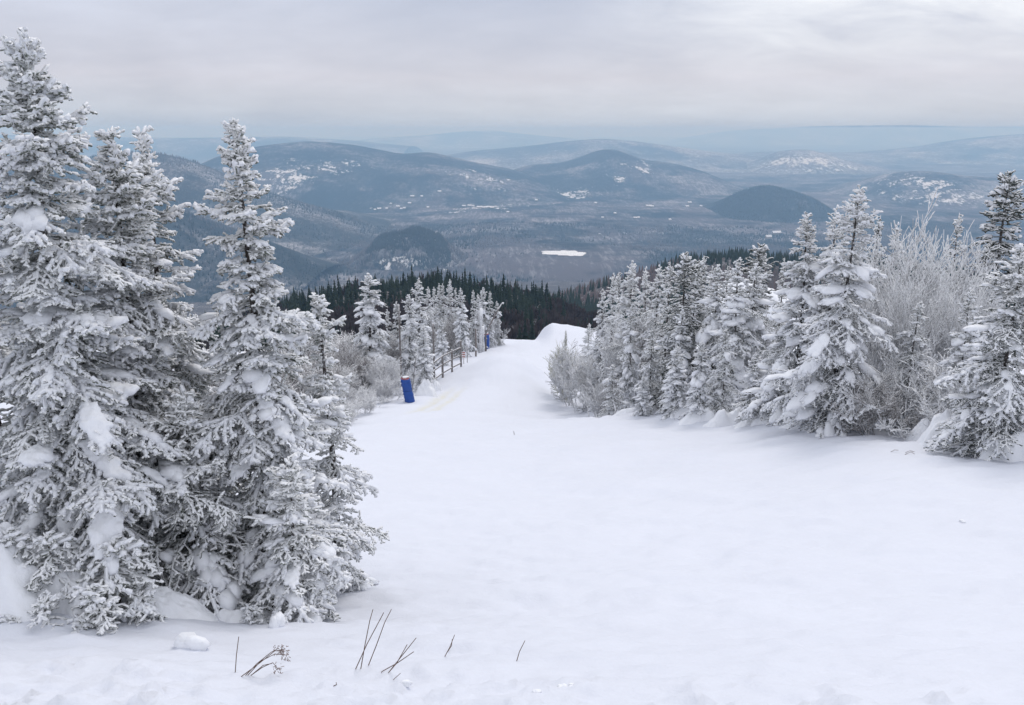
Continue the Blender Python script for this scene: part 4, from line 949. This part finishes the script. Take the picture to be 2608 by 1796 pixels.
bush('tall', 1790, 750, 38, 'brownish frosted thicket behind the middle of the row', GB, .9, 'frost_brown')
bush('tall2', 1590, 800, 44, 'grey thicket under the pale cone-shaped spruce', GB, 1.0)
bush('tall', 1860, 780, 35, 'grey twigs filling the gap below the thin spires', GB, 1.0)
bush('tall2', 1960, 790, 31, 'grey twigs between two snowy spruces at the right part of the row', GB, 1.0)
for u, v, y, lb, wd, k in ((1447, 872, 54, 'yellowish iced bush hanging over the bend of the run', .62, 'ice_yellow'), (1470, 875, 51, 'fuzzy pale frosted bush right of the yellowish one', .7, None), (1495, 905, 48, 'round fuzzy frosted bush beside the run, second from the yellowish one', .85, None),
                        (1545, 900, 49, 'large fuzzy grey bush below the star-topped spruce', 1.0, None), (1520, 965, 42.5, 'low fuzzy frosted bush at the snow edge near the run', 1.1, None), (1575, 965, 41, 'grey frosted bush with bent twigs at the snow edge', .8, 'frost_brown'), (1612, 925, 42.5, 'brownish frosted bush left of the hooked spruce', .8, 'frost_brown')):
    bush('low', u, v, y, lb, GB, wd, k)
GL = 'frosted bushes left of the run'
for u, v, y, kd, lb, wd in ((860, 860, 52, 'low2', 'brownish bush below the gap beside the left clump', 1.0), (800, 850, 50, 'low2', 'brown-grey bush seen at the edge of the left clump', 1.2), (905, 880, 49, 'low2', 'brownish bush under the highest spruce left of the run', .95),
                            (880, 935, 46, 'low', 'pale frosted bush below the brownish ones, left of the padded post', 1.0), (950, 905, 49, 'low', 'frosted bush left of the top of the blue padded post', 1.0), (1005, 915, 50.5, 'low', 'frosted twigs just above the blue padded post', .9),
                            (845, 975, 42, 'low', 'low frosted bush where the left clump meets the run', 1.2), (900, 985, 42.5, 'low', 'thin frosted bush at the lip of the slope', 1.1), (1015, 860, 57, 'low2', 'brownish frosted bush behind the padded post', .9), (960, 965, 45.5, 'low', 'spreading frosted bush between slope lip and padded post', 1.1),
                            (1150, 800, 72, 'low2', 'grey bush filling the gap behind the fence', .8), (1115, 790, 78, 'low2', 'wide brown-grey bush under the small pale tips', .9), (1266, 815, 84, 'low', 'frosted bush right of the last spruce by the crest', .6), (1200, 810, 80, 'low2', 'grey bush behind the tall poles', .7), (820, 905, 45, 'low2', 'brown frosted bush in the hollow right of the left clump', 1.3), (780, 960, 42, 'low2', 'shaded frosted bush touching the left clump', 1.3)):
    bush(kd, u, v, y, lb, GL, wd)

for i_, (u, v, y, wd) in enumerate(((875, 1000, 37.5, 1.5), (915, 1005, 39, 1.3), (945, 985, 42, 1.2), (850, 1030, 34.5, 1.5), (880, 1035, 36, 1.2), (835, 1050, 31.5, 1.3), (990, 960, 45.6, 1.0))):
    bush('low', u, v, y, ('low frosted bush spilling onto the left edge of the slope', 'low frosted bush at the foot of the bank below the padded post', 'frosted bush tangled below and left of the padded post', 'lowest frosted bush touching the pointed spruce at the slope edge', 'knee-high frosted bush on the slope edge right of the left clump', 'frosted twigs at the very edge of the left clump, closest to the slope', 'small frosted bush close left of the padded post')[i_], GL, wd)
mound(1915, 705, 96, 9, 6, 6.3, 'bright snow bank glimpsed through the spruces of the right-hand row', .06, 3, 'snow_bank', 'snow banks behind the right-hand row', .8, 60)
for i_, (u, v, y) in enumerate(((790, 852, 62), (840, 848, 70), (885, 852, 72), (930, 850, 66), (975, 850, 70), (1040, 845, 74))):
    bush('low2', u, v, y, ('brown bush far behind the edge of the left clump', 'brown bush in the low gap left of the highest spruce', 'second brown bush in the low gap left of the highest spruce', 'brown bush showing behind the highest spruce', 'brown bush behind the short grey spruce', 'brown bush far behind the padded post')[i_], GL, 1.9)
for i_, (u, v, y) in enumerate(((430, 880, 33), (520, 900, 34), (590, 920, 36), (660, 900, 37), (730, 900, 39), (340, 900, 33))):
    bush('low2', u, v, y, ('brown bush glimpsed deep between the two tall left spruces', 'second brown bush behind the gap of the left clump', 'brown bush behind the pointed spruce, its lower left', 'brown bush directly behind the pointed spruce', 'brown bush at the right edge behind the pointed spruce', 'brown bush behind the blunt-topped spruce')[i_], GL, 1.6)
# snow-buried mounds by the tree lines
def lz(r, n, sx, sy, q, h): return [((r.uniform(-sx, sx), r.uniform(-sy, sy), r.uniform(-.05, .1) * h), (q * r.uniform(.7, 1.3), q * r.uniform(-.3, .3), 0), q * r.uniform(.6, 1), h * r.uniform(.5, 1)) for _ in range(n)]
rm = random.Random(9)
for u, v, y, sx, sy, h, lb in ((1085, 945, 48.8, .75, .5, .9, 'rounded snow-smothered shrub at the foot of the broad spruce left of the run'), (1108, 932, 51, .45, .4, .7, 'smaller snow-smothered shrub beside the fence start'),
        (1745, 1030, 29.2, .6, .4, .38, 'small snow-covered brush heap under the low droopy spruce'), (1790, 1035, 28.0, .8, .45, .45, 'lumpy snow-covered brush at the snow edge, middle of the row'), (1860, 1035, 26.8, .9, .5, .5, 'longest snow-covered brush hummock at the tree edge'),
        (1925, 1045, 25.5, .7, .4, .4, 'snow hummock under the knee-high bowed spruce'), (1975, 1055, 24.4, .7, .4, .35, 'bumpy snow hummock left of the big broad spruce'),
        (2060, 1070, 22.6, .8, .4, .4, 'snow hummock at the left foot of the big broad spruce'), (2370, 1060, 19.3, .6, .4, .5, 'snow heap between the dark hollow and the right edge tree'), (2440, 1060, 18.0, .8, .6, .75, 'tall smooth drift under the right edge tree'),
        (2590, 1090, 16.4, .7, .5, .5, 'snow drift at the right border beneath the laden boughs'), (1655, 1035, 33, .7, .4, .35, 'small snow hummock under the slumped spruce'), (1600, 1040, 35, .7, .4, .3, 'low snow hummock at the far end of the row')):
    mound(u, v, y, sx, sy, h, lb)
for u, v, y, sx, sy, h, lb in ((30, 1600, 6.45, .75, .6, .72, 'big lumpy snow mound burying the boughs at the left border'), (220, 1640, 6.5, .5, .5, .45, 'narrower snow mound under the tallest spruce, next to the big one'),
                               (400, 1630, 6.8, .6, .42, .26, 'smooth snow mound between the tallest and the pointed spruce'), (640, 1600, 7.1, .4, .35, .16, 'small snow mound under the pointed spruce')):
    mound(u, v, y, sx, sy, h, lb, .22, .16, 'snow_mound', 'snow mounds under the left clump', 1.25, 110)
# ------------------------------------------------------------------ fence, poles, pads, lance
def box_between(p, q, hw, hh_):
    d = (q - p).normalized(); s = d.cross(Vector((0, 0, 1))); s = s.normalized() if s.length > .01 else Vector((1, 0, 0)); t = s.cross(d)
    V_ = []
    for c in (p, q):
        for a_, b_ in ((-1, -1), (1, -1), (1, 1), (-1, 1)): V_.append(c + s * hw * a_ + t * hh_ * b_)
    return V_, [(0, 1, 2, 3), (7, 6, 5, 4), (0, 4, 5, 1), (1, 5, 6, 2), (2, 6, 7, 3), (3, 7, 4, 0)]
def onto(u, v, y):
    p = P(u, v, y); return Vector((p.x, y, gz1(p.x, y)))
def child(name, VF, mat, root, smooth=False):
    o = add_obj(name, py_mesh(name, VF[0], VF[1], (), smooth), mat, root); o.matrix_parent_inverse = Matrix.Translation(-root.location); return o
fb = [(1127, 933, 57.0, 28), (1151, 925, 60.0, 34), (1174, 914, 63.0, 46)]
f0 = onto(1127, 933, 57.0); root = empty('wooden_fence', f0); tag(root, 'weathered wooden rail fence with three posts along the left side of the run', 'fence')
posts = []
for u, v, y, hp in fb:
    b0 = onto(u, v, y); t0 = Vector((b0.x, b0.y, P(u, v - hp, y).z)); posts.append((b0, t0)); child('post', box_between(b0 - Vector((0, 0, .3)), t0, .07, .07), M['wood_frost'], root)
lend = onto(1104, 942, 54.5); hts = [.35, .95, 1.5]
for k, hgt in enumerate(hts):
    pl = [Vector((lend.x, lend.y, lend.z + hgt))] + [Vector((b.x, b.y - .1, b.z + hgt + (0, .02, .05)[k])) for b, t_ in posts]
    for i in range(3): child('rail', box_between(pl[i], pl[i + 1] + (pl[i + 1] - pl[i]) * .03, .025, .048), M['wood_frost'], root)
def pole(name, u, vb, vt, y, rad_, mat, label, lean=(0, 0), cat='pole', n=8, rime=False):
    b0 = onto(u, vb, y); tz = P(u, vt, y).z; pts = [b0 + Vector((0, 0, -.4))] + [Vector((b0.x + lean[0] * f, b0.y + lean[1] * f, b0.z + (tz - b0.z) * f)) for f in (.2, .4, .6, .8, 1)]
    r = random.Random(int(u)); rad_s = [rad_ * (1 + (r.uniform(-.3, .5) if rime else 0)) for _ in pts]
    V_, F_ = tube_path(pts, rad_s, n); V_ = [Vector(v_) - b0 for v_ in V_]
    o = add_obj(name, py_mesh(name, V_, F_), M[mat], None, b0); tag(o, label, cat); return o
pole('wooden_pole', 1105, 915, 824, 56, .065, 'wood_frost', 'tall grey wooden pole at the near end of the rail fence')
pole('wooden_pole', 1212, 896, 838, 72, .075, 'wood', 'dark wooden post between the fence end and the blue pad by the crest')
pole('wooden_pole', 1230, 880, 832, 77, .13, 'frost', 'white rime-crusted post next to the small blue pad', rime=True)
pole('wooden_pole', 1222, 878, 786, 75, .13, 'frost', 'tall crooked rime-covered post above the fence end', (.15, 0), rime=True)
pole('wooden_pole', 1018, 850, 776, 53, .06, 'wood_frost', 'grey pole standing behind the spruces left of the run')
pole('marker_stick', 1190, 905, 880, 66, .025, 'wood', 'thin marker stick beside the small red sign', cat='stick')
# leaning lance with curved head
b0 = onto(1237, 868, 78); p0 = P(1237, 850, 78); p1 = P(1262, 800, 78); p2 = P(1277, 775, 78); p3 = P(1283, 773, 78)
root = empty('snow_lance', b0); tag(root, 'thin leaning snowmaking lance with a bent tip above the small blue pad', 'snowmaking lance')
V_, F_ = tube_path([b0 - Vector((0, 0, .2)), p0, p1, p2], [.09, .08, .07, .06]); child('tube', (V_, F_), M['wood_frost'], root, True)
V_, F_ = tube_path([p2, p2.lerp(p3, .5) + Vector((0, 0, .08)), p3], [.07, .08, .10]); child('nozzle', (V_, F_), M['white'], root, True)
# blue pads
def blue_pad(u, vb, vt, y, rad_, label, leanx, segs):
    b0 = onto(u, vb, y); tz = P(u, vt, y).z; h = tz - b0.z; root = empty('padded_post', b0); tag(root, label, 'padded post')
    def lathe(prof, cap=True):
        V_, F_ = [], []; n = 24
        for (q, z_) in prof:
            for k in range(n):
                aa = 6.2832 * k / n; qq = q * (1 + .02 * math.sin(aa * 3 + z_ * 5)); V_.append(Vector((qq * math.cos(aa) + leanx * z_ / h, qq * math.sin(aa), z_)))
        for i in range(len(prof) - 1):
            for k in range(n): F_.append((i * n + k, i * n + (k + 1) % n, (i + 1) * n + (k + 1) % n, (i + 1) * n + k))
        if cap: F_.append(tuple(range(len(V_) - n, len(V_))))
        return V_, F_
    for s in range(segs):
        z0, z1 = h * s / segs - (0.3 if s == 0 else 0), h * (s + 1) / segs - .02
        V_, F_ = lathe([(rad_ * .93, z0), (rad_, z0 + .04), (rad_ * 1.03, (z0 + z1) / 2), (rad_ * .99, z1 - .05), (rad_ * .94, z1), (rad_ * .8, z1)], False)
        o = add_obj('pad_sleeve', py_mesh('pad_sleeve', V_, F_), M['blue'], root)
        for zz2 in (z0 + (z1 - z0) * .33, z0 + (z1 - z0) * .7):
            V_, F_ = lathe([(rad_ * 1.035, zz2), (rad_ * 1.06, zz2 + .01), (rad_ * 1.06, zz2 + .05), (rad_ * 1.035, zz2 + .06)], False); add_obj('strap', py_mesh('strap', V_, F_), M['blue'], o)
    V_, F_ = lathe([(rad_ * .82, h - .08), (rad_ * .82, h + .02), (rad_ * .5, h + .05)]); add_obj('foam_core', py_mesh('foam_core', V_, F_), M['red'], root)
    r = random.Random(3); ls = [((leanx * f - rad_ * 1.0, -.1 - r.random() * .1, h * f), (0.03, 0, .06), .05, .05) for f in (.1, .25, .38, .55, .62, .8, .93)]
    ls.append(((leanx, 0, h + .07), (rad_ * .6, 0, 0), rad_ * .5, .07))
    V_, F_ = lumps_mesh(ls, 2, 5); add_obj('snow_crust', mesh_np('snow_crust', V_, F_, True), M['snow'], root)
    return root
blue_pad(1044, 1030, 964, 45, .27, 'tall blue padded post with a red rim at the left edge of the run', -.22, 2)
blue_pad(1237, 872, 851, 80, .36, 'small blue padded post near the crest beside the leaning lance', 0, 1)
pole('marker_stick', 1046, 966, 905, 46.5, .022, 'wood_frost', 'thin frosted stick rising behind the tall blue padded post', (.35, 0), 'stick')
# red sign
b0 = onto(1181, 910, 65); root = empty('warning_sign', b0); tag(root, 'small faded red and white sign on a stick beside the fence end', 'sign')
child('post', box_between(b0 - Vector((0, 0, .2)), b0 + Vector((0, 0, .9)), .02, .02), M['wood'], root)
V_, F_ = box_between(b0 + Vector((0, -.05, .5)), b0 + Vector((0, -.05, 1.0)), .15, .012); child('board', (V_, F_), M['white'], root)
for zz2 in (.56, .74, .9): child('red_mark', box_between(b0 + Vector((0, -.066, zz2)), b0 + Vector((0, -.066, zz2 + .09)), .11, .004), M['red'], root)

# ------------------------------------------------------------------ dry stalks in the snow
def sightground(u, v):
    for y in np.linspace(3.6, 40, 1800):
        p = P(u, v, y)
        if p.z <= gz1(p.x, y): return p
    return P(u, v, 6)
def stalks(label, lines, seed=0, heads=(), rad_=.0032):
    r = random.Random(seed); g0 = sightground(*lines[0][0]); root = empty('dry_stalks' if len(lines) > 1 else 'dry_stalk', g0); tag(root, label, 'dry grass')
    for i, ln in enumerate(lines):
        b = sightground(*ln[0]); pts = [b + Vector((0, 0, -.04))]; y = b.y
        for (u, v) in ln: pts.append(P(u, v, y))
        V_, F_ = tube_path(pts, [rad_] * 2 + [rad_ * (.9 - .4 * k / len(ln)) for k in range(len(pts) - 2)], 5)
        o = child('stem', (V_, F_), M['stalk'], root, True)
        if i in heads:
            A, B = [], []; tip = pts[-1]
            for k in range(24):
                c = tip + Vector((r.uniform(-.03, .03), r.uniform(-.02, .02), r.uniform(-.035, .02))); d = Vector((r.uniform(-.4, .8), r.uniform(-.5, .5), r.uniform(-1, .4))).normalized()
                A.append(c); B.append(c + d * r.uniform(.01, .028))
            V2, F2 = fingers_mesh('h', A, B, .0022, .003, 3, seed); h_ = add_obj('seed_head', mesh_np('seed_head', V2, F2), M['seed'], root); h_.matrix_parent_inverse = Matrix.Translation(-root.location)
    return root
stalks('single upright dry stalk left of the drooping seed heads', [[(599, 1713), (602, 1670), (608, 1622)]], 1)
stalks('bunch of dry stalks bent right with drooping pale seed heads', [[(614, 1724), (660, 1690), (700, 1658), (722, 1655)], [(622, 1724), (655, 1690), (690, 1662), (708, 1652)], [(634, 1724), (668, 1700), (695, 1688), (705, 1700)], [(628, 1724), (664, 1684), (700, 1666), (726, 1668)], [(640, 1720), (670, 1695), (692, 1690)]], 2, (0, 1, 2, 3), .0032)
stalks('three tall dry stalks crossing each other, tallest in the foreground', [[(905, 1706), (935, 1640), (975, 1565), (977, 1560)], [(919, 1703), (930, 1640), (942, 1580), (950, 1552)], [(938, 1696), (960, 1640), (980, 1585), (997, 1552)]], 3, (), .0036)
stalks('low spray of dark crossing stalks right of the three tall ones', [[(981, 1723), (1010, 1690), (1037, 1642)], [(985, 1719), (1020, 1675), (1060, 1625)], [(972, 1711), (1010, 1690), (1054, 1660)]], 4, (), .0034)
stalks('tiny dry stalk lying low below the dark crossing stalks', [[(1000, 1733), (1010, 1724), (1020, 1715)]], 5, (), .0024)
stalks('short twisted pair of dry stalks in the open snow', [[(1132, 1674), (1145, 1650), (1158, 1617)], [(1140, 1660), (1150, 1645), (1152, 1628)]], 6, (), .0034)
stalks('lone short dry stalk standing farthest right in the foreground snow', [[(1316, 1684), (1323, 1660), (1337, 1632)]], 7, (), .0034)
stalks('tiny broken twig poking from the churned snow', [[(850, 1747), (857, 1744), (856, 1738)]], 8, (), .003)
stalks('tiny dark grass tips in the smooth snow before the right trees', [[(1310, 1108), (1309, 1102), (1308, 1098)]], 9, (), .01)
stalks('faint arched grass blades in the snow before the right edge tree', [[(2268, 1152), (2278, 1146), (2288, 1147)], [(2304, 1154), (2318, 1148), (2336, 1153)], [(2305, 1158), (2320, 1151), (2330, 1157)]], 10, (), .006)
# fallen snow chunks
def chunk(u, v, q, label, seed, flat=.6):
    p = sightground(u, v); r = random.Random(seed)
    ls = [((r.uniform(-.4, .4) * q, r.uniform(-.4, .4) * q, q * .15), (q * r.uniform(.5, .8), 0, 0), q * r.uniform(.4, .7), q * flat * r.uniform(.6, 1)) for _ in range(3)]
    V_, F_ = lumps_mesh(ls, 2, seed); o = add_obj('snow_chunk', mesh_np('snow_chunk', V_, F_, True), M['snow'], None, p); tag(o, label, 'snow chunk', 'loose chunks of snow'); return o
chunk(485, 1650, .13, 'largest angular chunk of snow lying before the left clump', 1, .8)
chunk(700, 1595, .10, 'pointed chunk of snow tucked under the pointed spruce', 2, 1.1)
chunk(1430, 1752, .035, 'small lump of snow in the churned foreground, middle of the bottom edge', 3)
chunk(1455, 1748, .025, 'tiny lump just right of the small foreground lump', 4)
chunk(2450, 1330, .05, 'small lump alone on the open slope at the right', 5)
chunk(1035, 1745, .04, 'little lump of snow below the crossing stalks', 6)
chunk(1370, 1762, .04, 'little lump at the bottom edge left of the pair of lumps', 7)

# ------------------------------------------------------------------ haze
hb = [(-45000, -40, FLOOR - 120), (45000, 45000, 45)]
(x0, y0, z0), (x1, y1, z1) = hb
y0 = -200
V_ = [(x0, y0, z0), (x1, y0, z0), (x1, y1, z0), (x0, y1, z0), (x0, y0, z1), (x1, y0, z1), (x1, y1, z1), (x0, y1, z1)]
hz = py_mesh('haze', V_, [(3, 2, 1, 0), (4, 5, 6, 7), (0, 1, 5, 4), (1, 2, 6, 5), (2, 3, 7, 6), (3, 0, 4, 7)], (), False)
hm_ = bpy.data.materials.new('winter_haze'); hm_.use_nodes = True; t = hm_.node_tree
for n_ in list(t.nodes): t.nodes.remove(n_)
mo = t.nodes.new('ShaderNodeOutputMaterial'); pvn = t.nodes.new('ShaderNodeVolumePrincipled')
pvn.inputs['Color'].default_value = (0.40, 0.67, 1.0, 1); pvn.inputs['Density'].default_value = 1.2e-4; pvn.inputs['Absorption Color'].default_value = (0.66, 0.64, 0.82, 1); pvn.inputs['Anisotropy'].default_value = 0.0
t.links.new(pvn.outputs[0], mo.inputs['Volume'])
tag(add_obj('haze', hz, hm_), 'bluish winter haze filling the valley', kind='stuff')
print('TRI', sorted([(len(m.loops) - 2 * len(m.polygons), m.name) for m in bpy.data.meshes])[-30:])
print('objects', len(bpy.data.objects), 'tris', sum(len(m.loops) - 2 * len(m.polygons) for m in bpy.data.meshes))
